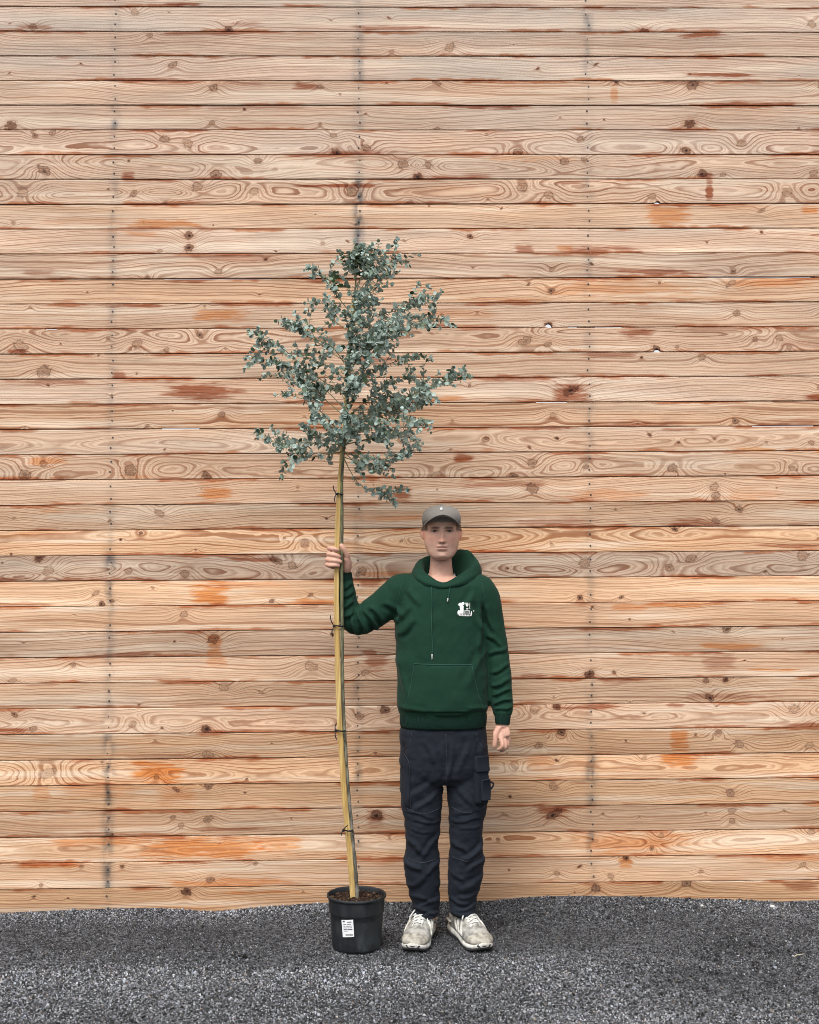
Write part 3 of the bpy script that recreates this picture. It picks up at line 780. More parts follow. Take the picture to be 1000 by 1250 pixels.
d += .0055 * np.exp(-(a / .017) ** 2) * g(z(679.5), 0, .0085)                                         # chin
co[:, 1] -= d * frontw
set_co(me, co)
skin = np.tile([.58, .345, .255], (len(co), 1))
def tint(mask, c): 
    m = np.clip(mask, 0, 1)[:, None]; skin[:] = skin * (1 - m) + np.array(c) * m
tint(frontw * .55 * (g(A, .036, .024) * g(z(658), 0, .022)), (.60, .27, .20))
tint(frontw * .40 * g(A, 0, .012) * g(z(660), 0, .012), (.60, .23, .165))
tint(isface * .45 * (A > .066) * (np.abs(w - 650) < 10), (.62, .24, .17))
tint(isface * (.40 + .35 * vnoise(u * 1.3, w * 1.3, 77)) * np.clip((w - 661) / 8, 0, 1) * (1 - .6 * np.exp(-(A / .02) ** 2) * (w < 667)), (.33, .20, .15))                                   # shaved beard
tint(frontw * .75 * np.exp(-(a / .0225) ** 4) * g(z(669.4), 0, .0052), (.42, .165, .135))             # lips
tint(frontw * .80 * np.exp(-(a / .023) ** 4) * g(z(669.1), 0, .0020), (.14, .05, .045))
tint(frontw * 1.0 * np.exp(-((A - .0285) / .0185) ** 4) * g(z(645.2), 0, .0042), (.045, .028, .019))     # brows
tint(frontw * .88 * g(A, .031, .016) * g(z(648.8), 0, .0075), (.20, .10, .075))  # shade under the brow, painted into the eye sockets
tint(frontw * .95 * np.exp(-((A - .031) / .0135) ** 4) * g(z(648.6), 0, .0027), (.022, .015, .012))     # lashes
tint(isface * .95 * np.clip((A - .055) / .006, 0, 1) * np.clip((650.5 - w) / 3, 0, 1), (.045, .03, .021))            # clipped hair at the temples
tint(frontw * .7 * g(A, .0065, .0045) * g(z(664.0), 0, .0026), (.16, .06, .05))  # nostrils, with the shadow under the nose painted in
hands = (w > 655) & ~isface & (co[:, 2] > .6)
tint(hands * .35 * vnoise(u * .35, w * .35, 5), (.60, .26, .19))
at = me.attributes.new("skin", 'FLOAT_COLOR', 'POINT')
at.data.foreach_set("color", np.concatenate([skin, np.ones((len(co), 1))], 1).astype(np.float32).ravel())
M = Mat("skin", .52, .4)
sv = M.vec(*M.xyz("Object"))
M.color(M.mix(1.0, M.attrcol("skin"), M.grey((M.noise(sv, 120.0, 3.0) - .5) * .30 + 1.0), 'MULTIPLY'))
M.b.inputs["Subsurface Weight"].default_value = .12
M.b.inputs["Subsurface Radius"].default_value = (.9, .35, .2)
M.b.inputs["Subsurface Scale"].default_value = .006
M.bump(M.noise(sv, 260.0, 2.0), .12, .001)
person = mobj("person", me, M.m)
tag(person, "man in a green hoodie, dark work trousers and grey cap holding the tree's stake", "person")

# eyes
M_EYE = Mat("eye", .5, .3)
ex, ey_, ez = M_EYE.xyz("Object"); rr = (ex * ex + ez * ez).sqrt()
M_EYE.color(M_EYE.mix(rr.smooth(.0046, .0052, 1.0, 0.0), (.22, .18, .16), M_EYE.mix(rr.smooth(.0018, .0024, 1.0, 0.0), (.025, .022, .018), (.006, .006, .006))))
for sgn in (-1, 1):
    e = MB().ball((0, 0, 0), .0118, 20, 14).build("eye", M_EYE.m, person)
    c = fg(HX, 649.3, HY); e.location = (c.x + sgn * .0310, c.y - .0648, c.z)

# hair below the cap
mb = MB()
M_HAIR = cloth_mat("short_dark_hair", (.035, .022, .014), .0, 300.0, .6, .7)
rings = []
for w_, hw, f, b in [(655, 16, .0, .094), (651, 21.6, .010, .104), (648, 22.9, .028, .106), (641, 23.3, .050, .107), (634, 23.2, .060, .107), (626, 19, .03, .09)]:
    c = fg(HX, w_, HY + (b - f) / 2); rings.append(sect(c.x, c.y, c.z, hw * S, (f + b) / 2, (f + b) / 2, 2.5, 40))
mb.rings(rings); mb.build("hair", M_HAIR, person)

# ---------------- cap
M_CAP = cloth_mat("grey_cap_cotton", (.20, .187, .168), .1, 420.0, .3)
mb = MB(); rings = []
for w_, hw, f, b in [(641.0, 23.3, .095, .107), (636.5, 24.1, .099, .111), (630.5, 24.0, .099, .110), (625, 21.8, .092, .102), (620.5, 17.2, .074, .082), (617.8, 10.5, .046, .052), (616.8, 4, .018, .02)]:
    c = fg(HX, w_, HY + (b - f) / 2)
    rings.append([(x, y, zz + (.010 * max(0, -(y - c.y)) / .1 if w_ > 634 else 0)) for x, y, zz in sect(c.x, c.y, c.z, hw * S, (f + b) / 2, (f + b) / 2, 2.2, 44)])
mb.rings(rings)
cap = mb.build("cap", M_CAP, person)
mb = MB(); V = []; ns, nt_ = 26, 9; c0 = fg(HX, 631.2, HY)
for side in (0, 1):
    for i in range(ns + 1):
        s_ = -1 + 2 * i / ns
        for j in range(nt_ + 1):
            tt = j / nt_
            x = s_ * (.0800 - .004 * tt); y0 = -.098 * math.sqrt(max(0, 1 - (s_ * .97) ** 2)) - .002
            y = y0 - .082 * tt * math.sqrt(max(0.0, 1 - abs(s_) ** 3.2))
            zz = -.037 * abs(s_) ** 2.1 + .006 * tt * (1 - abs(s_)) - (-0 if not side else .0045)
            V.append((c0.x + x, c0.y + y, c0.z + zz))
nn = (ns + 1) * (nt_ + 1); F = []
for i in range(ns):
    for j in range(nt_):
        q = [i*(nt_+1)+j, (i+1)*(nt_+1)+j, (i+1)*(nt_+1)+j+1, i*(nt_+1)+j+1]
        F.append(q); F.append([k + nn for k in q][::-1])
border = [i*(nt_+1)+nt_ for i in range(ns+1)]
for p_, q_ in zip(border[:-1], border[1:]): F.append([p_, q_, q_ + nn, p_ + nn])
for i0 in (0, ns):
    for j in range(nt_): F.append([i0*(nt_+1)+j, i0*(nt_+1)+j+1, i0*(nt_+1)+j+1+nn, i0*(nt_+1)+j+nn])
mb.add(V, F); mb.build("brim", M_CAP, cap)
M_WHITE = Mat("white_print", .7, .2).color((.80, .80, .78)).m
c = fg(538.5, 622.6, HY - .0905)
MB().ball(c, (.0062, .0030, .0066), 12, 8).build("emblem", M_WHITE, cap)
MB().ball(fg(HX, 616.6, HY + .003), (.007, .007, .004), 10, 6).build("button", M_CAP, cap)

# ---------------- hoodie
M_HOOD = cloth_mat("green_sweatshirt_fleece", (.0088, .0355, .0215), .04, 260.0, .30)
M_RIB = Mat("green_rib_knit", .9, .15)
rx, ry, rz = M_RIB.xyz("Object")
ang = (rx * 5.0)._m('ADD', ry * 3.0)
rib = ((rx + ry * .6) * 1500.0)._m('SINE')
M_RIB.color(M_RIB.mix(rib.smooth(-.6, .8), (.0045, .018, .0125), (.0085, .031, .0215)))
M_RIB.bump(rib, .4, .002)
mb = MB()
loft(mb, [(704,503,576,.070,.085,0),(708,496,585,.088,.100,0),(716,489,592,.106,.112,0),(732,484,595,.120,.120,0),(760,481,594,.132,.125,0),(800,483,594.5,.138,.125,0),(840,484,596,.142,.125,-.002),(864,485,597,.144,.125,-.003),(873,488,595,.136,.120,-.003),(879,490,593,.128,.115,-.002)], 48, 2.5, .030)
limb(mb, [(512,718,.0,19.5),(492,724,0,23),(482,731,0,22),(468,741,-.008,20.5),(450,754,-.018,19),(437,761,-.025,16.5),(427,751,-.028,15.5),(421.5,735,-.03,14.2),(419.5,718,-.032,12.4),(419.5,706,-.034,10.4)], 22)
limb(mb, [(566,719,0,19.5),(584,724,.0,22.5),(592,733,.0,20.5),(600,757,.004,17.2),(606,795,.006,16.0),(610,830,-.008,15.0),(612.5,855,-.028,14.2),(613.5,868,-.040,12.5),(613.5,875,-.046,9.5)], 22)
hm = fuse(mb, .0052, 5, "hoodie")
FH = [ # raised sleeve
 (452,741,470,760,.010,.009),(445,744,462,772,.009,.010),(437,745,447,776,.009,.011),(430,752,436,778,.008,.008),(470,735,492,752,.011,.007),(480,760,500,742,.012,.006),
 (418,742,432,736,.007,.006),(417,730,431,724,.006,.006),(418,719,430,714,.006,.005),(417,754,432,749,.007,.007),
 # hanging sleeve
 (596,776,613,790,.008,.006),(597,800,618,792,.008,.007),(600,822,621,812,.007,.007),(600,838,622,830,.007,.008),(601,848,623,842,.006,.008),(602,858,624,853,.006,.008),(604,866,624,862,.005,.007),(592,740,604,772,.010,.006),
 # chest and belly
 (486,776,505,756,.013,.006),(590,770,572,742,.013,.006),(592,790,570,835,.016,.005),(486,800,498,850,.014,.005),(590,740,589,800,.010,-.008),
 (488,860,520,868,.009,.004),(530,869,575,867,.008,.005),(570,860,596,866,.008,.005),(500,720,512,740,.012,.004),(578,722,566,744,.012,.004)]
for _ in range(2):
    co = get_co(hm); no = get_no(hm)
    set_co(hm, folds(co, no, [(a_, b_, c_, d_, e_, f_ * .72) for a_, b_, c_, d_, e_, f_ in FH]))
co = get_co(hm); no = get_no(hm)
co += no * ((fnoise(co[:, 0] * 20, co[:, 2] * 14, 61, 4) - .5) * .012)[:, None]
set_co(hm, laplace(co, get_ed(hm), 1))
hoodie = mobj("hoodie", hm, M_HOOD, person)
BV = BVHTree.FromPolygons([tuple(v.co) for v in hm.vertices], [tuple(p.vertices) for p in hm.polygons])
def on_front(bv, u, w, off=.001, default=-.14):
    p = fg(u, w); hit = bv.ray_cast(Vector((p.x, 3.5, p.z)), Vector((0, 1, 0)))
    if hit[0] is None: return Vector((p.x, YB + default, p.z))
    return Vector((p.x, hit[0].y - off, p.z))

def patch(bv, poly, name, mat, parent, off=.003, thick=.003, grid=26, smooth=True, puff=0.0):
    """a flat piece laid on the front of a surface: outline poly in (u, w)"""
    P = np.array(poly, float); lo, hi = P.min(0), P.max(0)
    ws = np.linspace(lo[1], hi[1], grid); V, F = [], []
    rows = []
    for w_ in ws:
        w_c = min(max(w_, lo[1] + 1e-3), hi[1] - 1e-3); xs = []
        for k in range(len(P)):
            x0, y0 = P[k]; x1, y1 = P[(k + 1) % len(P)]
            if (y0 <= w_c < y1) or (y1 <= w_c < y0): xs.append(x0 + (x1 - x0) * (w_c - y0) / (y1 - y0))
        xs.sort(); rows.append((w_c, xs[0], xs[-1]))
    m = grid
    for side in (0, 1):
        for ri, (w_c, x0, x1) in enumerate(rows):
            for k in range(m):
                tt = k / (m - 1); uu = x0 + (x1 - x0) * tt
                pf = puff * (16 * tt * (1 - tt) * (ri / (grid - 1)) * (1 - ri / (grid - 1))) ** .5
                p = on_front(bv, uu, w_c, off + pf if side == 0 else -.004)
                V.append(tuple(p))
    n2 = grid * m
    for i in range(grid - 1):
        for k in range(m - 1):
            q = [i*m + k, i*m + k + 1, (i+1)*m + k + 1, (i+1)*m + k]
            F.append(q); F.append([x_ + n2 for x_ in q][::-1])
    loop = [k for k in range(m)] + [i*m + m - 1 for i in range(1, grid)] + [(grid-1)*m + k for k in range(m-2, -1, -1)] + [i*m for i in range(grid-2, 0, -1)]
    for p_, q_ in zip(loop, loop[1:] + loop[:1]): F.append([p_, q_, q_ + n2, p_ + n2])
    mb = MB(); mb.add(V, F)
    return mb.build(name, mat, parent, smooth)

def seam(bv, pts, name, mat, parent, r=.0016, off=.0008, n=6, sub=8):
    P = catmull([(u_, w_) for u_, w_ in pts], sub)
    mb = MB(); mb.tube([on_front(bv, p[0], p[1], off) for p in P], r, n)
    return mb.build(name, mat, parent)

# waistband and cuffs in rib knit
mb = MB()
loft(mb, [(870.5,489,594,.131,.117,-.002),(872.5,488,595,.134,.119,-.003),(879,487.8,595,.135,.120,-.002),(886,488.2,594.3,.132,.117,-.001),(888.4,489,593.5,.129,.114,0),(888.0,491,591,.122,.108,0),(876,492,590,.118,.105,0)], 64, 2.5)
mb.build("waistband", M_RIB, hoodie)
mb = MB(); limb(mb, [(613.5,870,-.044,10.2),(613.5,876,-.047,9.8),(613.4,882,-.049,9.0),(613.3,884.6,-.050,8.6)], 28, 4); mb.build("cuff", M_RIB, hoodie)
mb = MB(); limb(mb, [(419.5,709,-.034,11.2),(419.8,704,-.037,10.2),(420,699.5,-.040,9.2),(420.2,698,-.041,8.7)], 28, 4); mb.build("cuff", M_RIB, hoodie)

# kangaroo pocket and stitching
patch(BV, [(505.5,809.5),(575,810.5),(577.5,822),(583,845),(591.5,867.5),(492.5,866.5),(499,846),(503,826)], "pocket", M_HOOD, hoodie, .0075, grid=34, puff=.008)
M_SEAM = Mat("green_stitching", .8).color((.014, .058, .042)).m
PB = BVHTree.FromObject(hoodie.children[-1], bpy.context.evaluated_depsgraph_get()) if False else BV
seam(BV, [(505,809),(540,809.6),(575.5,810.2)], "pocket_seam", M_SEAM, hoodie, .0024, .0085)
seam(BV, [(505.5,810),(503,826),(499,846),(493,866)], "pocket_seam", M_SEAM, hoodie, .0020, .0075)
seam(BV, [(575,811),(577.5,822),(583,845),(591,867)], "pocket_seam", M_SEAM, hoodie, .0020, .0075)
seam(BV, [(577,830),(581,852),(583,867)], "pocket_seam", M_SEAM, hoodie, .0012, .0060)
seam(BV, [(490,714),(487,730),(485,748),(485,762)], "armhole_seam", M_SEAM, hoodie, .0013, .0004)
seam(BV, [(588,712),(592,735),(592,760),(590,775)], "armhole_seam", M_SEAM, hoodie, .0013, .0004)

# hood lying round the neck
def ring8(tab, n=56):
    pts = [tuple(fg(*t)) for t in tab]; m = len(pts); out = []
    for i in range(m):
        p0, p1, p2, p3 = (np.array(pts[(i + k - 1) % m]) for k in range(4))
        for k in range(n // m):
            t = k / (n // m); out.append(0.5 * (2*p1 + (p2-p0)*t + (2*p0-5*p1+4*p2-p3)*t*t + (3*p1-p0-3*p2+p3)*t**3))
    return out
L0 = [(540,719,-.112),(514,714,-.090),(501,705,-.0),(508,709,.085),(540,712,.130),(574,708,.090),(590,704,.01),(568,713,-.092)]
L1 = [(540,716.5,-.116),(513,708.5,-.094),(503,698,-.0),(510,697,.085),(545,694,.150),(578,690,.105),(589,696,.01),(567,708.5,-.094)]
L2 = [(540,713.5,-.109),(517,703,-.082),(508.5,692,.0),(515,684,.080),(548,676,.140),(575,675.5,.088),(584.5,688.5,.0),(563.5,704,-.082)]
L3 = [(540,711.8,-.101),(520.5,701,-.072),(513,689.5,.0),(518.5,681.5,.068),(549,673,.122),(571.5,673,.074),(580.5,687,.0),(560.5,702.5,-.072)]
L4 = [(540,712.5,-.094),(523,702.5,-.060),(517,693,.0),(521,686,.055),(545,681,.095),(566,681,.058),(574,693,.0),(558,704.5,-.060)]
L5 = [(540,721,-.082),(526,713,-.045),(520,706,.0),(524,702,.045),(540,702,.075),(556,702,.045),(562,706,.0),(554,714,-.045)]
rings = [ring8(L) for L in (L0, L1, L2, L3, L4, L5)]
fine_r = []
for i in range(len(rings) - 1):
    for k in range(4):
        t = k / 4; i0 = max(i - 1, 0); i3 = min(i + 2, len(rings) - 1)
        fine_r.append([0.5*(2*p1+(p2-p0)*t+(2*p0-5*p1+4*p2-p3)*t*t+(3*p1-p0-3*p2+p3)*t**3) for p0, p1, p2, p3 in zip(rings[i0], rings[i], rings[i+1], rings[i3])])
fine_r.append(rings[-1])
mb = MB(); mb.rings(fine_r, cap=False)
hood = mb.build("hood", M_HOOD, hoodie)
hc = get_co(hood.data); hn = get_no(hood.data)
hc += hn * ((fnoise(hc[:, 0] * 30, hc[:, 2] * 30, 71) - .5) * .008)[:, None]; set_co(hood.data, hc)
mb = MB(); mb.tube([Vector(p) for p in ring8([(u_, w_ + .6, d_ * 1.01) for u_, w_, d_ in L3])], .0034, 8, closed=True); mb.build("hood_hem", M_HOOD, hood)

# tee shirt at the throat
mb = MB(); rings = []
for w_, ar, af, ab in [(700.5,16.2,.048,.060),(703,17.4,.062,.064),(711,19,.068,.07),(716,20,.075,.075)]:
    c = fg(539.3, w_, 0.0)
    rings.append([(x, y, zz - .027 * max(0, -(y - c.y)) / .06) for x, y, zz in sect(c.x, c.y, c.z, ar * S, af, ab, 2.1, 40)])
mb.rings(rings, cap=False); mb.build("undershirt", cloth_mat("pale_grey_jersey", (.50, .50, .49), .0, 300.0), person)

# drawcords with metal ends
M_METAL = Mat("cord_tip_metal", .35, .5).color((.45, .45, .43)).m; 
P = catmull([(526.5,711.5),(527.2,735),(526.6,760),(527.4,785),(527.0,797.5)], 8)
mb = MB(); mb.tube([on_front(BV, p[0], p[1], .0030, -.118) for p in P], .0021, 8); dc = mb.build("drawcord", M_SEAM, hoodie)
mb = MB(); mb.tube([on_front(BV, 527.0, w_, .0042) for w_ in (797, 799, 801, 803.5)], [.0026,.0028,.0028,.0022], 8); mb.build("cord_tip", M_METAL, dc)
P = catmull([(551,711.5),(549,718),(547.5,726),(546.5,731.5)], 8)
mb = MB(); mb.tube([on_front(BV, p[0], p[1], .0030, -.118) for p in P], .0021, 8); dc = mb.build("drawcord", M_SEAM, hoodie)
mb = MB(); mb.tube([on_front(BV, 546.3 - i * .25, 730.5 + i * 1.4, .0042) for i in range(4)], [.0026,.0028,.0028,.0022], 8); mb.build("cord_tip", M_METAL, dc)

# white chest print: two small figures, a heart in a frame and a line of lettering
def disc(cu, cw, ru, rw_, n=12): return [(cu + ru*math.cos(2*math.pi*k/n), cw + rw_*math.sin(2*math.pi*k/n)) for k in range(n)]
PR = []
PR += [disc(561.4,738.0,2.5,2.1), disc(564.4,736.8,1.9,1.7), disc(563.0,741.3,2.4,3.0), [(561.0,743),(565.4,743),(565.0,748.6),(560.6,748.6)], disc(559.6,746.8,1.6,2.2)]
PR += [[(567.0,736.0),(571.0,736.0),(571.0,736.8),(567.0,736.8)], [(572.4,736.0),(573.0,736.0),(573.0,743.2),(572.4,743.2)]]
PR += [disc(568.7,738.3,1.05,1.0,10), disc(570.3,738.3,1.05,1.0,10), [(567.75,738.7),(571.25,738.7),(569.7,740.9),(569.3,740.9)]]
PR += [disc(569.5,743.0,1.6,1.0,10), [(566.4,744.9),(572.4,744.9),(572.4,745.8),(566.4,745.8)], [(566.4,745.8),(567.2,745.8),(567.2,748.6),(566.4,748.6)], [(571.6,745.8),(572.4,745.8),(572.4,748.6),(571.6,748.6)], [(568.0,746.8),(571.0,746.8),(571.0,747.3),(568.0,747.3)]]
PR += [[(557.7,746.4),(559.2,746.2),(559.2,750),(558.0,749.8)], [(574.2,746.0),(575.4,746.2),(575.2,751.4),(574.0,751.2)]]
for k in range(8): PR.append([(559.4 + k*1.9, 749.4 + k*.10),(560.7 + k*1.9, 749.4 + k*.10),(560.7 + k*1.9, 750.9 + k*.10),(559.4 + k*1.9, 750.9 + k*.10)])
PR += [[(559.4,748.6),(574.4,748.9),(574.4,749.4),(559.4,749.1)], [(559.6,751.0),(574.6,751.5),(574.6,752.0),(559.6,751.5)], disc(577.6,745.8,.8,.8,8)]
mb = MB()
for q, pl in enumerate(PR):
    P = np.array(pl); n_ = len(P); cc = P.mean(0)
    V = [tuple(on_front(BV, p[0], p[1], .0012 + q * 2e-5)) for p in P] + [tuple(on_front(BV, cc[0], cc[1], .0012 + q * 2e-5))]
    mb.add(V, [[k, (k + 1) % n_, n_] for k in range(n_)])
mb.build("chest_print", M_WHITE, hoodie, smooth=False)

# ---------------- trousers
M_TR = cloth_mat("navy_work_canvas", (.0130, .0162, .0232), .03, 500.0, .35)
mb = MB()
loft(mb, [(874,490,592,.118,.112,0),(890,488.5,594,.124,.118,0),(915,487.5,596,.124,.124,0),(935,488,597,.118,.126,0),(948,491,595,.108,.120,0),(958,500,586,.08,.10,0)], 40, 2.5)
limb(mb, [(516,925,.0,26.5),(514.5,950,-.004,27),(515,975,-.008,26),(516,998,-.012,23),(515.6,1020,-.008,21),(515.6,1040,.0,20.6),(515,1058,.008,22.4),(517.5,1082,.018,20.4),(519.5,1102,.024,17.6),(519.5,1111,.020,17.0),(519.2,1118,.016,17.0),(519.2,1120,.016,16.6)], 26, 5, flat=1.0)
limb(mb, [(568,925,.0,26.5),(571,950,-.004,26.4),(571.5,975,-.008,25.6),(570,998,-.012,22.2),(569,1020,-.008,20.6),(569.5,1040,.0,20.8),(569.5,1054,.008,22.2),(567.5,1080,.018,20.6),(565.5,1100,.024,17.6),(565.5,1110,.020,16.8),(566,1117,.016,17.0),(566,1119,.016,16.6)], 26, 5, flat=1.0)
tm = fuse(mb, .0052, 3, "trousers")
FT = [(538,905,546,952,.009,.008),(552,905,545,950,.009,.008),(520,900,536,945,.012,.006),(572,900,556,945,.012,.006),(500,905,503,960,.012,.006),(588,905,586,935,.010,.006),
 (528,950,500,972,.012,.007),(534,965,505,986,.010,.007),(556,955,586,990,.012,.006),
 (496,988,530,996,.005,.005),(504,1000,538,1001,.005,.006),(498,1010,526,1013,.005,.004),(556,990,592,984,.005,.005),(550,1000,584,997,.005,.006),(560,1010,589,1005,.005,.004),
 (496,1022,518,1040,.011,.010),(537,1018,512,1046,.010,.007),(493,1050,514,1060,.010,.011),(520,1064,538,1050,.009,.009),(499,1082,520,1068,.012,.007),
 (551,1024,572,1040,.010,.008),(590,1030,566,1048,.010,.010),(592,1046,570,1060,.010,.011),(549,1062,566,1072,.010,.008),(588,1072,562,1084,.012,.007),
 (502,1092,528,1098,.008,.007),(536,1096,510,1106,.007,.009),(503,1108,530,1112,.006,.010),(536,1112,508,1119,.006,.009),
 (584,1088,560,1096,.008,.008),(549,1096,572,1104,.007,.009),(583,1104,556,1110,.006,.010),(550,1112,578,1118,.006,.009)]
for _ in range(2):
    co = get_co(tm); no = get_no(tm)
    set_co(tm, folds(co, no, [(a_, b_, c_, d_, e_, f_ * .46) for a_, b_, c_, d_, e_, f_ in FT]))
co = get_co(tm); no = get_no(tm)
co += no * ((fnoise(co[:, 0] * 26, co[:, 2] * 34, 81, 4) - .5) * .012)[:, None]
set_co(tm, laplace(co, get_ed(tm), 1))
trousers = mobj("trousers", tm, M_TR, person)
BT = BVHTree.FromPolygons([tuple(v.co) for v in tm.vertices], [tuple(p.vertices) for p in tm.polygons])
M_TS = Mat("grey_blue_stitching", .8).color((.030, .036, .048)).m
def slab(rows, name, p=4.5):
    mb = MB(); rings = []
    for w_, ul, ur, f, b, dy in rows:
        c = fg((ul + ur) / 2, w_, dy)
        r_ = sect(0, 0, 0, (ur - ul) / 2 * S, f, b, p, 28); ca, sa = math.cos(R(34)), math.sin(R(34))
        rings.append([(c.x + x * ca - y * sa, c.y + x * sa + y * ca, c.z + .0012 * math.sin(40 * x + w_)) for x, y, _ in r_])
    mb.rings(rings); return mb.build(name, M_TR, trousers)
slab([(929,578,594,.010,.02,-.080),(932,576.5,596,.013,.02,-.078),(945,576.5,596,.015,.02,-.078),(962,576.5,596.5,.016,.02,-.078),(974,577,596,.014,.02,-.078),(978,578.5,595,.012,.02,-.080)], "cargo_pocket")
slab([(921,576.5,596,.016,.02,-.080),(922.5,575.5,596.5,.016,.02,-.078),(934,575.5,597,.019,.02,-.078),(938.5,575.8,597.4,.020,.02,-.078),(939.5,577,597,.018,.02,-.080)], "pocket_flap")
slab([(949,586,597.5,.012,.012,-.088),(950.5,584.5,598,.012,.012,-.084),(962,584.5,598.5,.013,.012,-.084),(972,585,598,.012,.012,-.084),(973.5,586,598,.012,.012,-.088)], "tool_pocket")
mb = MB(); mb.tube(catmull([fg(593,953,-.085), fg(600.5,954,-.062), fg(601.5,958,-.06), fg(597,962,-.08)], 5), .0038, 8); mb.build("hammer_loop", M_TR, trousers)
patch(BT, [(492.5,921),(499,930),(500.5,984),(494.5,982)], "holster_pocket", M_TR, trousers, .006, grid=18, puff=.006)
seam(BT, [(493,919),(499.5,930),(500.5,958),(501,984)], "pocket_seam", M_TS, trousers, .0013, .007)
seam(BT, [(497,985),(517,990),(537,985)], "knee_seam", M_TS, trousers, .0013, .0006)
seam(BT, [(551,984),(571,989),(591,983)], "knee_seam", M_TS, trousers, .0013, .0006)
seam(BT, [(498,1046),(516,1050),(535,1046)], "knee_seam", M_TS, trousers, .0013, .0006)
seam(BT, [(551,1044),(570,1048),(589,1043)], "knee_seam", M_TS, trousers, .0013, .0006)
seam(BT, [(543.5,893),(544.5,915),(545,938),(544.5,952)], "fly_seam", M_TS, trousers, .0013, .0006)
seam(BT, [(503,893),(500,905),(492,916)], "pocket_seam", M_TS, trousers, .0013, .0006)
seam(BT, [(580,893),(584,905),(593,914)], "pocket_seam", M_TS, trousers, .0013, .0006)

# ---------------- shoes
M_MESH = Mat("grey_shoe_mesh", .8, .25); v_ = M_MESH.vec(*M_MESH.xyz("Object"))
M_MESH.color(M_MESH.mix(M_MESH.noise(v_, 45.0, 3.0).smooth(.35, .68), (.38, .37, .335), (.19, .185, .17))); M_MESH.bump(M_MESH.voronoi(v_, 420.0), .35, .0015)
M_OVL = Mat("pale_shoe_suede", .7, .3); v_ = M_OVL.vec(*M_OVL.xyz("Object"))
M_OVL.color(M_OVL.mix(M_OVL.noise(v_, 38.0, 3.0).smooth(.4, .72), (.60, .59, .54), (.36, .345, .30)))
M_TOE = Mat("worn_toe_suede", .85, .2); v_ = M_TOE.vec(*M_TOE.xyz("Object"))
M_TOE.color(M_TOE.mix(M_TOE.noise(v_, 55.0, 3.0).smooth(.35, .7), (.40, .375, .32), (.20, .185, .155)))
M_SOLE = Mat("scuffed_white_sole", .6, .35); v_ = M_SOLE.vec(*M_SOLE.xyz("Object"))
M_SOLE.color(M_SOLE.mix(M_SOLE.noise(v_, 30.0, 4.0).smooth(.42, .75), (.68, .67, .62), (.34, .32, .27)))
M_TREAD = Mat("dark_outsole", .9, .2).color((.03, .03, .03)).m
M_LACE = Mat("white_lace", .8, .2).color((.60, .60, .57)).m
M_DARK = Mat("shoe_lining", .95, .1).color((.035, .037, .04)).m
UP = [(-.140,.020,.050,.030),(-.134,.030,.074,.028),(-.115,.037,.093,.026),(-.085,.040,.100,.024),(-.050,.0405,.103,.022),(-.020,.042,.101,.022),(.010,.0445,.092,.022),(.040,.0475,.080,.022),(.070,.0500,.069,.022),(.098,.0500,.060,.024),(.122,.0465,.052,.026),(.140,.0385,.045,.029),(.151,.026,.038,.030),(.155,.014,.034,.031)]
SOLE = [(-.150,.018,.014,.030),(-.146,.029,.006,.036),(-.125,.039,.002,.037),(-.09,.042,.001,.035),(-.04,.040,.003,.031),(0,.0425,.004,.029),(.04,.0475,.001,.028),(.08,.0525,.001,.028),(.11,.0510,.003,.030),(.135,.0430,.008,.032),(.152,.0290,.014,.034),(.160,.014,.020,.034)]
def dsec(f, hw, z0, z1, n=24, p=2.6):
    r = []
    for k in range(n):
        t = 2*math.pi*k/n; c, s = math.cos(t), math.sin(t)
        x = math.copysign(abs(c)**(2/p), c) * hw; zz = (z0 + z1)/2 + math.copysign(abs(s)**(2/p), s) * (z1 - z0)/2
        if s > 0: x *= 1 - .30 * s ** 1.5                      # upper leans inwards
        r.append((x, -f, zz))
    return r
def bssec(f):
    hw, h, b = lerp_table(UP, f); return hw, h, b
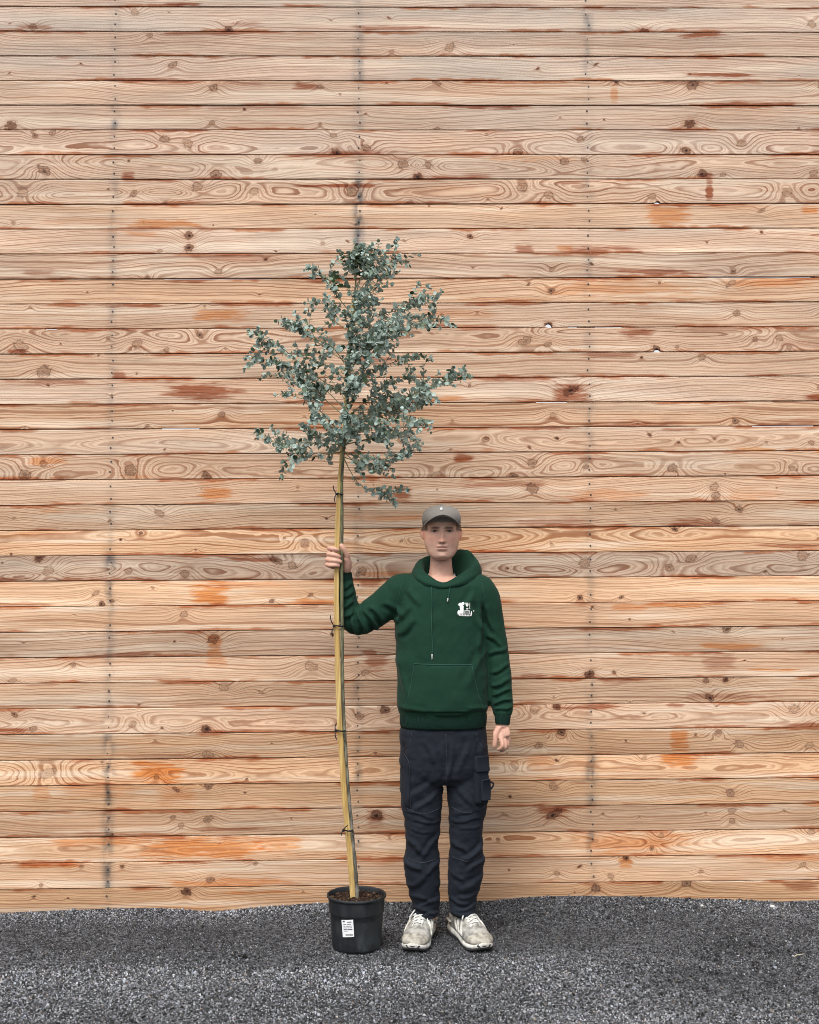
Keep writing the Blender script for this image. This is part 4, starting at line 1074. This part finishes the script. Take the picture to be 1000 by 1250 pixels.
def make_shoe(cu, cy, ang, mirror):
    root = empty_child("shoe", person)
    root.location = (cu, cy, .004); root.rotation_euler = (0, 0, ang); root.scale = (1.10, 1.08, 1.16)
    def mk(mb, name, mat, parent=root, smooth=True): return mb.build(name, mat, parent, smooth)
    fs = np.linspace(-.140, .155, 34)
    mb = MB(); mb.rings([dsec(f, *[(lambda hw, h, b: (hw, b - .012, h))(*bssec(f))][0]) for f in fs]); up = mk(mb, "upper", M_MESH.m)
    bv = BVHTree.FromPolygons([tuple(v.co) for v in up.data.vertices], [tuple(p.vertices) for p in up.data.polygons])
    def top(x, f, off=.001):
        h = bv.ray_cast(Vector((x, -f, .3)), Vector((0, 0, -1)))
        return (h[0] + h[1] * (off if h[1].z > 0 else -off)) if h[0] is not None else Vector((x, -f, .04))
    def side(sg, f, zz, off=.001):
        h = bv.ray_cast(Vector((sg * .2, -f, zz)), Vector((-sg, 0, 0)))
        if h[0] is None: return Vector((sg * .02, -f, zz))
        return h[0] + Vector((sg * off, 0, 0))
    mb = MB(); mb.rings([dsec(f, hw, z0, z1, 24, 3.2) for f, hw, z0, z1 in [(f,) + tuple(float(q) for q in lerp_table(SOLE, f)) for f in np.linspace(-.150, .160, 32)]]); sole = mk(mb, "sole", M_SOLE.m)
    mb = MB(); mb.rings([dsec(f, hw * .985, z0 - .005, z0 + .007, 24, 4) for f, hw, z0, z1 in [(f,) + tuple(float(q) for q in lerp_table(SOLE, f)) for f in np.linspace(-.146, .158, 28)]])
    mb.tube([Vector((x, -.150 + .35 * abs(x) ** 1.6 * 3, .024)) for x in np.linspace(-.026, .026, 9)], [.006,.009,.010,.011,.011,.011,.010,.009,.006], 8, up=(0,0,1)); mk(mb, "outsole", M_TREAD)
    # toe cap
    mb = MB(); rings = []
    for f in np.linspace(.092, .1545, 12):
        hw, h, b = bssec(f); k = min(1, (f - .090) / .012)
        rings.append(dsec(f, hw + .0018, b - .010, .030 + (h + .0022 - .030) * (.62 + .38 * min(1, (f - .092) / .022))))
    mb.rings(rings); mk(mb, "toe_cap", M_TOE.m)
    # tongue
    mb = MB(); rings = []
    for f in np.linspace(.066, -.062, 16):
        z_ = bssec(f)[1] + .003 + max(0, -f - .02) * .45; wd = .015 + max(0, .05 - f) * .07
        rings.append([(-wd, -f, z_ - .004), (-wd * .6, -f, z_ + .001), (0, -f, z_ + .003), (wd * .6, -f, z_ + .001), (wd, -f, z_ - .004), (0, -f, z_ - .008)])
    mb.rings(rings); mk(mb, "tongue", M_OVL.m)
    # collar lining
    mb = MB(); mb.tube([Vector((.029 * math.cos(t), .082 - .036 + .050 * math.sin(t), .104 - .012 * math.sin(t) * 0)) for t in np.linspace(0, 2*math.pi, 25)[:-1]], .0085, 10, closed=True); mk(mb, "collar", M_OVL.m)
    # eyelet stays and side overlays
    for sg in (-1, 1):
        mb = MB(); mb.tube([top(sg * (.017 + max(0, .05 - f) * .06), f, .001) for f in np.linspace(.072, -.035, 12)], .0075, 8, flat=.35, up=(sg, 0, .6)); mk(mb, "eyelet_stay", M_OVL.m)
        for f0, f1 in ((.060, .020), (.030, -.010), (.000, -.040)):
            mb = MB(); mb.tube([side(sg, f0 + (f1 - f0) * t, .036 + .040 * t, .0006) for t in np.linspace(0, 1, 7)], [.004,.005,.005,.005,.005,.005,.004], 6); mk(mb, "side_stripe", M_OVL.m)
        mb = MB(); mb.tube([side(sg, f, .050, .0004) for f in np.linspace(-.075, -.128, 8)], .009, 8, flat=.3, up=(0, 0, 1)); mk(mb, "heel_counter", M_TOE.m)
    # laces
    for k, f in enumerate(np.linspace(.060, -.030, 6)):
        wd = .019 + max(0, .05 - f) * .06
        for q in ((-1, 1) if k else (1,)):
            mb = MB(); mb.tube([top(x * q, f - .010 * (x / wd) * (1 if k else 0), .005 + .003 * (1 - (x / wd) ** 2) + .0012 * q) for x in np.linspace(-wd, wd, 7)], .0027, 6); mk(mb, "lace", M_LACE)
    for q, (lx, lf, lz) in enumerate(((mirror * .048, .005, .060), (mirror * -.036, .030, .085), (mirror * .046, .045, .050))):
        p0 = Vector((0, .036, .112)); p2 = Vector((lx, -lf, lz))
        mb = MB(); mid = (p0 + p2) / 2 + Vector((0, -.006, .010)); off = Vector((0, .008, -.004)) if q != 2 else Vector((0, 0, 0))
        mb.tube(catmull([p0, mid, p2, (p0 + p2) / 2 + off, p0 + off * .5] if q != 2 else [p0, mid, p2], 5), .0026, 6); mk(mb, "lace", M_LACE)
    return root

def empty_child(name, parent):
    o = bpy.data.objects.new(name, None); o.empty_display_size = .05
    return link(o, parent)
make_shoe((513.5 - 500) * S, 5.082, R(-11), 1)
make_shoe((572.0 - 500) * S, 5.082, R(19), 1)

# ================================================================== potted tree
TS, TY = 0.003294, 4.995
def tg(u, w, dy=0.0): return Vector(((u - 500) * TS, TY + dy, (1157.3 - w) * TS))
tree = empty("potted_tree", (-.213, 5.0, 0.0))
tag(tree, "tall slender young eucalyptus tied to a wooden stake in a black plastic pot", "tree")
TO = Vector(tree.location)
def tb(mb, name, mat, parent=tree, smooth=True):
    """build with world coordinates under the tree"""
    o = mb.build(name, mat, parent, smooth)
    o.data.transform(Matrix.Translation(-TO)); return o

# ---- pot
M_POT = Mat("black_pot_plastic", .55, .4); v_ = M_POT.xyz("Object")
dust = M_POT.noise(M_POT.vec(v_[0], v_[1], v_[2] * .5), 14.0, 5.0, .65)
low = v_[2].smooth(0.0, .10, 1.0, .25)
M_POT.color(M_POT.mix((dust.smooth(.42, .75) * low * .75).clamp(), (.0105, .0125, .0155), (.075, .088, .09)))
M_POT.rough(dust.smooth(.3, .7, .42, .75))
PROF = [(0,.004),(.086,.004),(.090,.000),(.0945,.003),(.0965,.012),(.1000,.060),(.1035,.112),(.1050,.138),(.1062,.1395),(.1092,.1420),(.1100,.150),(.1128,.196),(.1133,.2005),(.1180,.2015),(.1195,.2050),(.1193,.2105),(.1170,.2125),(.1145,.2120),(.1125,.2080),(.1112,.196),(.1080,.15),(.10,.10),(0,.095)]
def lathe(mb, prof, c, n=64, wob=0.0):
    V, F = [], []
    for r_, z_ in prof:
        for k in range(n):
            t = 2*math.pi*k/n
            rr = r_ * (1 + wob * math.cos(2*t + .6)) + (.0012 * (1 if (k % 8) < 4 else -1) if .004 < z_ < .02 and r_ > .09 else 0) + (.0007 * math.cos(16*t) if .02 < z_ < .135 and r_ > .095 else 0)
            V.append((c[0] + rr*math.cos(t), c[1] + rr*math.sin(t), c[2] + z_))
    m = len(prof)
    for i in range(m - 1):
        for k in range(n): F.append([i*n+k, i*n+(k+1)%n, (i+1)*n+(k+1)%n, (i+1)*n+k])
    return mb.add(V, F)
mb = MB(); lathe(mb, PROF, (TO.x, TO.y, .004), 64, .006); pot = tb(mb, "pot", M_POT)
# label on the pot wall
M_LAB = Mat("white_label_paper", .6, .3).color((.78, .79, .80)).m
M_INK = Mat("label_ink", .7, .2).color((.10, .10, .11)).m
def pot_r(z_): return float(np.interp(z_, [.0125, .060, .112, .138], [.0965, .1000, .1035, .105])) + .0022
def on_pot(t, z_, off=0.0):
    r_ = pot_r(z_) + off; return Vector((TO.x + r_*math.sin(t), TO.y - r_*math.cos(t), z_ + .004))
def lab_quad(mb, a0, a1, z0, z1, off, n=8):
    V = []; F = []
    for k in range(n + 1):
        for zz in (z0, z1):
            a_ = a0 + (a1 - a0) * k / n
            V.append(on_pot(a_ + (.1335 - zz) * .55, zz + (a_ - LA0) * .012, off))
    for k in range(n): F.append([2*k, 2*k+2, 2*k+3, 2*k+1])
    mb.add(V, F)
LA0, LA1, LZ0, LZ1 = -.545, -.085, .066, .1335
mb = MB(); lab_quad(mb, LA0, LA1, LZ0, LZ1, .0006, 14); lab_quad(mb, LA0, LA1, LZ0, LZ1, -.0002, 14); lab = tb(mb, "price_label", M_LAB, pot)
lab.parent = pot
mb = MB(); la = lambda f: LA0 + (LA1 - LA0) * f; lz = lambda f: LZ1 - (LZ1 - LZ0) * f
mb2 = MB()
for k in range(10):
    pass
for f0, f1, g0, g1 in [(.10,.30,.04,.13),(.50,.86,.10,.155),(.14,.40,.24,.275),(.46,.80,.24,.275),(.14,.30,.34,.375),(.36,.86,.34,.375),(.14,.62,.44,.475),(.66,.88,.44,.475),(.14,.44,.53,.585),(.48,.90,.53,.585),(.14,.50,.64,.66)]:
    lab_quad(mb, la(f0), la(f1), lz(g1), lz(g0), .0010, 3)
rb = random.Random(3); f_ = .28
while f_ < .92:
    w_ = rb.choice([.012, .02, .03]); lab_quad(mb, la(f_), la(min(f_ + w_, .94)), lz(.93), lz(.82), .0010, 1); f_ += w_ + rb.choice([.012, .02])
tb(mb, "label_print", M_INK, lab, smooth=False)

# ---- soil
M_SOIL = Mat("potting_soil", .95, .1); v_ = M_SOIL.vec(*M_SOIL.xyz("Object"))
M_SOIL.color(M_SOIL.mix(M_SOIL.noise(v_, 90.0, 4.0, .7).smooth(.4, .75), (.012, .007, .005), (.06, .034, .024)))
mb = MB(); V = []; F = []; nr, nt2 = 14, 56
for i in range(nr + 1):
    for k in range(nt2):
        r_ = .1118 * i / nr; t = 2*math.pi*k/nt2
        V.append((TO.x + r_*math.cos(t), TO.y + r_*math.sin(t), .190 + .010 * float(fnoise(r_*math.cos(t)*70, r_*math.sin(t)*70, 9)) + .008 * (1 - i / nr)))
for i in range(nr):
    for k in range(nt2): F.append([i*nt2+k, i*nt2+(k+1)%nt2, (i+1)*nt2+(k+1)%nt2, (i+1)*nt2+k])
mb.add(V, F); soil = tb(mb, "soil", M_SOIL)
mb = MB(); rb = random.Random(5)
for k in range(260):
    r_ = .108 * math.sqrt(rb.random()); t = rb.uniform(0, 6.28)
    mb.ball((TO.x + r_*math.cos(t), TO.y + r_*math.sin(t), .200), (rb.uniform(.002,.006), rb.uniform(.002,.005), rb.uniform(.0015,.004)), 5, 4, Matrix.Rotation(rb.uniform(0, 3), 3, 'Z') @ Matrix.Rotation(rb.uniform(-.6, .6), 3, 'X'))
M_BARK_BITS = Mat("bark_crumbs", .9, .1); M_BARK_BITS.color(M_BARK_BITS.mix(M_BARK_BITS.noise(M_BARK_BITS.vec(*M_BARK_BITS.xyz("Object")), 70.0, 1.0).smooth(.35, .7), (.016, .009, .007), (.12, .075, .048)))
tag(tb(mb, "bark_crumbs", M_BARK_BITS, soil, smooth=False), kind="stuff")
mb = MB()
for k in range(26):                                              # a little weed and moss round the rim
    t = rb.uniform(3.3, 6.1); r_ = rb.uniform(.085, .107); p = Vector((TO.x + r_*math.cos(t), TO.y + r_*math.sin(t), .198))
    q = p + Vector((rb.uniform(-.012, .012), rb.uniform(-.01, .01), rb.uniform(.006, .016)))
    mb.tube([p, (p + q) / 2 + Vector((0, 0, .003)), q], [.0015, .0028, .0006], 5, flat=.3)
tag(tb(mb, "weed_sprouts", Mat("weed_green", .7).color((.06, .085, .035))  , soil), kind="stuff")

# ---- stake: split, squared timber, bent by the tree
M_STAKE = Mat("yellow_stake_wood", .75, .2); sx_, sy_, sz_ = M_STAKE.xyz("Object")
fib = M_STAKE.noise(M_STAKE.vec(sx_ * 320.0, sy_ * 320.0, sz_ * 6.0), 1.0, 3.0)
mot = M_STAKE.noise(M_STAKE.vec(sx_ * 20.0, sy_ * 20.0, sz_ * 5.0), 1.0, 3.0)
M_STAKE.color(M_STAKE.mix(fib.smooth(.35, .7), M_STAKE.mix(mot.smooth(.4, .7), (.62, .47, .20), (.52, .34, .11)), (.36, .22, .075)))
M_STAKE.bump(fib, .4, .0015)
SP = [(431.5,1100,.010),(429.5,1075,.009),(427,1040,.006),(421.5,985,.002),(417.5,930,0),(414.2,880,0),(412,820,0),(410.2,745,0),(410.4,690,0),(411.5,640,0),(413.5,600,0),(417,550,.004),(421,500,.010),(425,440,.014),(428,395,.018),(430.5,360,.020)]
P = catmull([tuple(tg(*p)) for p in SP], 6)
def squared(mb, pts, hw, hd, rnd=.25):
    rings = []
    for i, p in enumerate(pts):
        p = Vector(p); k = (i / (len(pts) - 1)); a_, b_ = hw * (1 - .22 * k), hd * (1 - .2 * k)
        r = [(-a_, -b_*(1-rnd)), (-a_*(1-rnd), -b_), (a_*(1-rnd), -b_), (a_, -b_*(1-rnd)), (a_, b_*(1-rnd)), (a_*(1-rnd), b_), (-a_*(1-rnd), b_), (-a_, b_*(1-rnd))]
        j = .0006 * math.sin(i * 1.7)
        rings.append([p + Vector((x + j, y, 0)) for x, y in r])
    return mb.rings(rings)
mb = MB(); squared(mb, P, .0118, .0125); tb(mb, "stake", M_STAKE, smooth=False)

# ---- trunk and branches
M_BARK = Mat("smooth_olive_bark", .75, .25); bx_, by_, bz_ = M_BARK.xyz("Object")
bn = M_BARK.noise(M_BARK.vec(bx_ * 60.0, by_ * 60.0, bz_ * 18.0), 1.0, 4.0)
M_BARK.color(M_BARK.mix(bn.smooth(.35, .68), M_BARK.mix(bz_.smooth(.3, 1.5), (.22, .205, .17), (.165, .175, .085)), (.065, .060, .045)))
M_BARK.bump(bn, .5, .002)
M_TWIG = Mat("pale_green_twig", .7, .25).color((.20, .185, .10)).m
TP = [(436.2,1100,.000,.0085),(434.5,1070,.002,.0080),(430,1020,0,.0074),(425,965,0,.0070),(421,905,0,.0067),(418,840,0,.0066),(417.0,760,-.004,.0068),(416.6,690,-.006,.0066),(416.8,640,-.008,.0065),(416.5,590,-.010,.0062),(418.5,550,-.014,.0060),(422,500,-.012,.0056),(425.5,450,-.010,.0050),(428.5,410,-.008,.0043),(431,370,-.006,.0036),(433.5,335,-.004,.0028),(436,305,-.002,.0016),(437.5,296,0,.0008)]
TC = catmull([tuple(tg(*p[:3])) + (p[3],) for p in TP], 6)
rb = random.Random(11)
mb = MB(); mb.tube([p[:3] for p in TC], [p[3] * (1 + .10 * math.sin(i * 2.3)) for i, p in enumerate(TC)], 10); trunk = tb(mb, "trunk", M_BARK)
mb = MB()                                                        # bud scars low on the stem
for k in range(16):
    w_ = 900 + 190 * rb.random(); i = min(range(len(TC)), key=lambda q: abs(TC[q][2] - (1157.3 - w_) * TS)); t = rb.uniform(-1.4, 1.4)
    p = Vector(TC[i][:3]); mb.tube([p, p + Vector((math.sin(t) * .012, -math.cos(t) * .012, .003))], [.0032, .0018], 6)
tag(tb(mb, "bud_scars", M_BARK, trunk), kind="stuff")

M_LEAF = Mat("glaucous_leaf", .55, .35)
lc = M_LEAF.attrcol("leaf"); M_LEAF.color(lc)
tr = M_LEAF.node("ShaderNodeBsdfTranslucent"); ms = M_LEAF.node("ShaderNodeMixShader"); ms.inputs[0].default_value = .16
outn = M_LEAF.nt.nodes["Material Output"]
M_LEAF.nt.links.new(lc.s, tr.inputs[0]); M_LEAF.nt.links.new(M_LEAF.b.outputs[0], ms.inputs[1]); M_LEAF.nt.links.new(tr.outputs[0], ms.inputs[2]); M_LEAF.nt.links.new(ms.outputs[0], outn.inputs[0])
LEAF = []                                                        # round juvenile leaf, slightly folded and cupped, short stalk
for k in range(10):
    t = 2*math.pi*k/10; x = 1 + math.cos(t) * 1.06; y = math.sin(t) * (.96 - .10 * math.cos(t))
    LEAF.append((x, y, .20 * abs(y) + .10 * (x - 1) ** 2))
LEAF = np.array(LEAF + [(1.0, 0, -.02)])
LF = [[k, (k + 1) % 10, 10] for k in range(10)]
class Leaves:
    def __init__(s): s.v, s.f, s.c = [], [], []
    def leaf(s, p, d, nrm, r, col):
        d = d.normalized(); yv = nrm.cross(d)
        if yv.length < 1e-4: yv = d.orthogonal()
        yv.normalize(); zv = d.cross(yv)
        n0 = len(s.v); bend = rb.uniform(-.15, .25)
        for x, y, zz in LEAF:
            s.v.append(tuple(p + d * (x * r + .15 * r) + yv * (y * r) + zv * ((zz + bend * x * x * .3) * r)))
        s.f += [[i + n0 for i in q] for q in LF]; s.c += [col] * len(LF)
def rand_dir():
    while True:
        v = Vector((rb.uniform(-1, 1), rb.uniform(-1, 1), rb.uniform(-1, 1)))
        if .1 < v.length < 1: return v.normalized()
def leaf_col(up_):
    t = min(1, max(0, rb.gauss(.68 - .30 * up_, .32)))                # powdery blue-green, greener on the youngest shoots
    a_ = np.array((.026, .055, .033)); b_ = np.array((.42, .53, .475)); y_ = np.array((.12, .185, .065))
    c = a_ * (1 - t) + b_ * t
    if rb.random() < .10 + .12 * up_: c = c * .5 + y_ * .5
    return tuple(c) + (1.0,)
def dress(L, pts, start, rad, step, up_):
    """leaf pairs, each at right angles to the last, along a shoot"""
    acc = 0.0; flip = rb.random() * 3; total = sum((Vector(pts[i+1]) - Vector(pts[i])).length for i in range(len(pts) - 1)); s_ = 0.0
    for i in range(len(pts) - 1):
        a_, b_ = Vector(pts[i]), Vector(pts[i+1]); seg = (b_ - a_).length; t = (b_ - a_).normalized() if seg > 0 else Vector((0, 0, 1))
        s_ += seg; acc += seg
        if s_ / total < start or acc < step: continue
        acc = 0.0; flip += 1.57 + rb.gauss(0, .3)
        side = t.orthogonal().normalized(); side.rotate(Matrix.Rotation(flip, 3, t))
        for sg in (-1, 1):
            if rb.random() < .10: continue
            d = (side * sg * rb.uniform(.6, 1.0) + t * rb.uniform(.1, .8) + rand_dir() * .35 + Vector((0, 0, -.12)))
            n_ = (t * .8 + rand_dir() * .8 + Vector((0, -.25, .35)))
            r_ = rad * rb.uniform(.65, 1.12) * (1 - .30 * (s_ / total) ** 3)
            L.leaf(b_, d, n_, r_, leaf_col(up_))
    # terminal tuft
    b_ = Vector(pts[-1])
    for k in range(3): L.leaf(b_, t + rand_dir() * .7, rand_dir(), rad * rb.uniform(.4, .7), leaf_col(up_))

# shoots: stem height they leave at, tip (u, w, depth), arch, leaf density
SH = [(545,308,526,.10,.00,.8),(540,330,541,-.12,.02,1),(552,343,562,.02,.0,1),(520,316,448,.14,.05,1),(515,314,438,-.05,.06,1),(530,352,486,-.18,.03,1),(505,320,424,-.20,.05,1),(500,357,420,.12,.05,.9),
 (480,340,388,.08,.05,1),(470,362,404,-.16,.04,.9),(455,370,360,.06,.04,.9),(440,381,337,-.08,.05,1),(425,394,329,.05,.03,.8),(495,378,465,.20,.03,1),(535,385,512,-.22,.02,1),(545,398,545,.20,.0,.8),
 (400,422,302,.03,.01,1),(405,441,304,-.02,.01,.9),(410,455,306,.04,.02,.9),(430,472,314,-.10,.03,.7),(440,496,309,.06,.05,1.2),(450,486,330,-.05,.05,1),(470,517,353,.10,.05,1.1),(465,530,368,-.12,.05,1),(480,540,381,.05,.06,1.1),(490,527,403,-.16,.05,1),
 (500,507,427,.12,.06,1),(505,490,400,-.22,.08,1),(520,567,460,.02,.05,1),(525,551,467,-.12,.04,1),(530,519,486,.14,.03,1.1),(540,525,515,-.05,.02,.9),(545,511,532,.12,.01,1),(550,500,556,-.10,-.02,1.2),(556,478,561,.10,-.02,1),(558,486,600,.03,-.05,.8),(548,470,575,-.16,-.02,.9),
 (490,468,392,.20,.06,1),(510,470,440,-.24,.05,1),(530,480,490,.22,.04,1.1),(500,455,380,-.10,.06,1),(515,498,455,.05,.06,1.2),(535,505,520,-.22,.02,1.1),(460,402,380,-.20,.04,.8),(470,448,350,.16,.05,.9),(440,455,345,-.18,.05,.9),(540,450,530,.05,.04,1.1),(525,440,470,-.15,.05,1.1),(475,440,410,-.05,.05,1.2),(550,395,520,.10,.02,.8),
 (545,432,520,-.10,.02,1.0),(530,428,500,-.13,.02,1.1),(500,436,470,-.12,.03,1.0),(480,424,445,-.10,.02,.9),(460,440,425,-.12,.03,1.0),(440,428,400,-.09,.02,.8),(420,442,370,-.10,.03,.9),(540,408,540,-.10,.02,.8),(400,425,300,.02,.02,1.0),(420,440,300,-.03,.03,1.0)]
def trunk_at(w):
    z_ = (1157.3 - w) * TS; i = min(range(len(TC)), key=lambda q: abs(TC[q][2] - z_)); return Vector(TC[i][:3])
nleaf = 0
for w0, ut, wt, dy, arch, den in SH:
    w0 = min(w0, wt + 30 + .30 * abs(ut - 424)); p0 = trunk_at(w0); arch = min(arch, .03); p3 = tg(ut, wt, dy); v = p3 - p0; Ln = v.length
    out_ = Vector((v.x, v.y, 0)); out_ = out_.normalized() if out_.length > 1e-4 else Vector((1, 0, 0))
    p1 = p0 + v * .35 + Vector((0, 0, arch * .9)) + rand_dir() * .02; p2 = p0 + v * .72 + Vector((0, 0, arch * .9)) + rand_dir() * .025
    P = catmull([p0, p1, p2, p3], 10)
    mb = MB(); mb.tube(P, list(np.linspace(.0022, .0008, len(P))), 6)
    L = Leaves(); up_ = 1.0 if wt < 335 and ut < 460 else .0
    dress(L, P, .26, .0116, .0112 / den, up_)
    m = max(4, int(Ln / .036 * den))
    for k in range(m):
        i = int(len(P) * rb.uniform(.22, .92)); a_ = Vector(P[i]); t = (Vector(P[min(i + 2, len(P) - 1)]) - a_)
        if t.length < 1e-5: continue
        t.normalize(); d = (t * rb.uniform(.5, 1.1) + rand_dir() * .9 + Vector((0, 0, .15))).normalized(); ln = rb.uniform(.05, .125) * (1.1 - .4 * i / len(P))
        q = catmull([a_, a_ + d * ln * .5 + Vector((0, 0, .008)), a_ + d * ln + Vector((0, 0, rb.uniform(-.02, .015)))], 7)
        mb.tube(q, list(np.linspace(.0014, .0006, len(q))), 5)
        dress(L, q, .12, .0112, .0115, up_)
    br = tb(mb, "branch", M_TWIG)
    me = np_mesh("leaves", np.array(L.v) - np.array(TO), np.array(L.f)); face_attr(me, "leaf", np.array(L.c))
    tag(mobj("leaves", me, M_LEAF, br), kind="stuff"); nleaf += len(L.c) // 10
mb = MB(); L = Leaves(); P = [p[:3] for p in TC[-40:]]; dress(L, P, .05, .011, .022, .6)
me = np_mesh("leaves", np.array(L.v) - np.array(TO), np.array(L.f)); face_attr(me, "leaf", np.array(L.c)); tag(mobj("leaves", me, M_LEAF, trunk), kind="stuff")
print("leaves", nleaf)

# ---- ties
M_TIE = Mat("black_tie", .6, .3).color((.012, .012, .013)).m
for u0, w0, ends in [(413.8,603,[(405,589),(407.5,617)]),(412.6,765,[(401.5,747),(405,783)]),(415.2,893,[(411.3,879),(411.6,907)]),(424.5,1014,[(416.5,1021),(427,1004)])]:
    c = tg(u0, w0, -.002); mb = MB(); hw = (.0195 if w0 > 650 else .013)
    mb.tube([c + Vector((hw * math.cos(t), .0205 * math.sin(t), .002 * math.sin(2*t))) for t in np.linspace(0, 2*math.pi, 21)[:-1]], .0030, 8, closed=True)
    k0 = c + Vector((-hw * .9, -.016, 0)); mb.ball(k0, (.006, .005, .005), 8, 6)
    for eu, ew in ends:
        e = k0 + (tg(eu, ew, -.030) - k0) * .72; mb.tube(catmull([k0, (k0 + e) / 2 + Vector((-.004, -.006, .0)), e], 5), .0021, 6)
    tb(mb, "tie", M_TIE)

# ---- two pale stones and a dry twig on the gravel
M_PEB = Mat("pale_pebble", .8).color((.55, .54, .51)).m
for u_, y_, r_, lb in ((1.30, 5.52, .008, "tiny pale pebble lying alone against the wall foot"), (1.62, 5.545, .013, "larger of two pale pebbles at the wall foot, whitish and rounded")):
    z0 = float(gz(u_, y_)); mb = MB(); mb.ball((0, 0, 0), (r_, r_ * .8, r_ * .6), 9, 6)
    o = mb.build("pebble", M_PEB); o.location = (u_, y_, z0 + r_ * .4); co = get_co(o.data); co *= (1 + .25 * (vnoise(co[:, 0] * 200, co[:, 2] * 200 + co[:, 1] * 150, 3) - .5))[:, None]; set_co(o.data, co)
    tag(o, lb, "pebble", "pale pebbles by the wall")
mb = MB(); mb.tube([(-.022, -.012, .002), (-.006, .0, .005), (.010, .006, .004), (.026, .020, .003)], [.0016, .0020, .0018, .0010], 6)
o = mb.build("twig", Mat("dry_straw", .8).color((.50, .44, .33)).m); o.location = (1.52, 4.86, float(gz(1.52, 4.86)) + .008)
tag(o, "short pale dry twig lying alone on the open gravel", "twig")
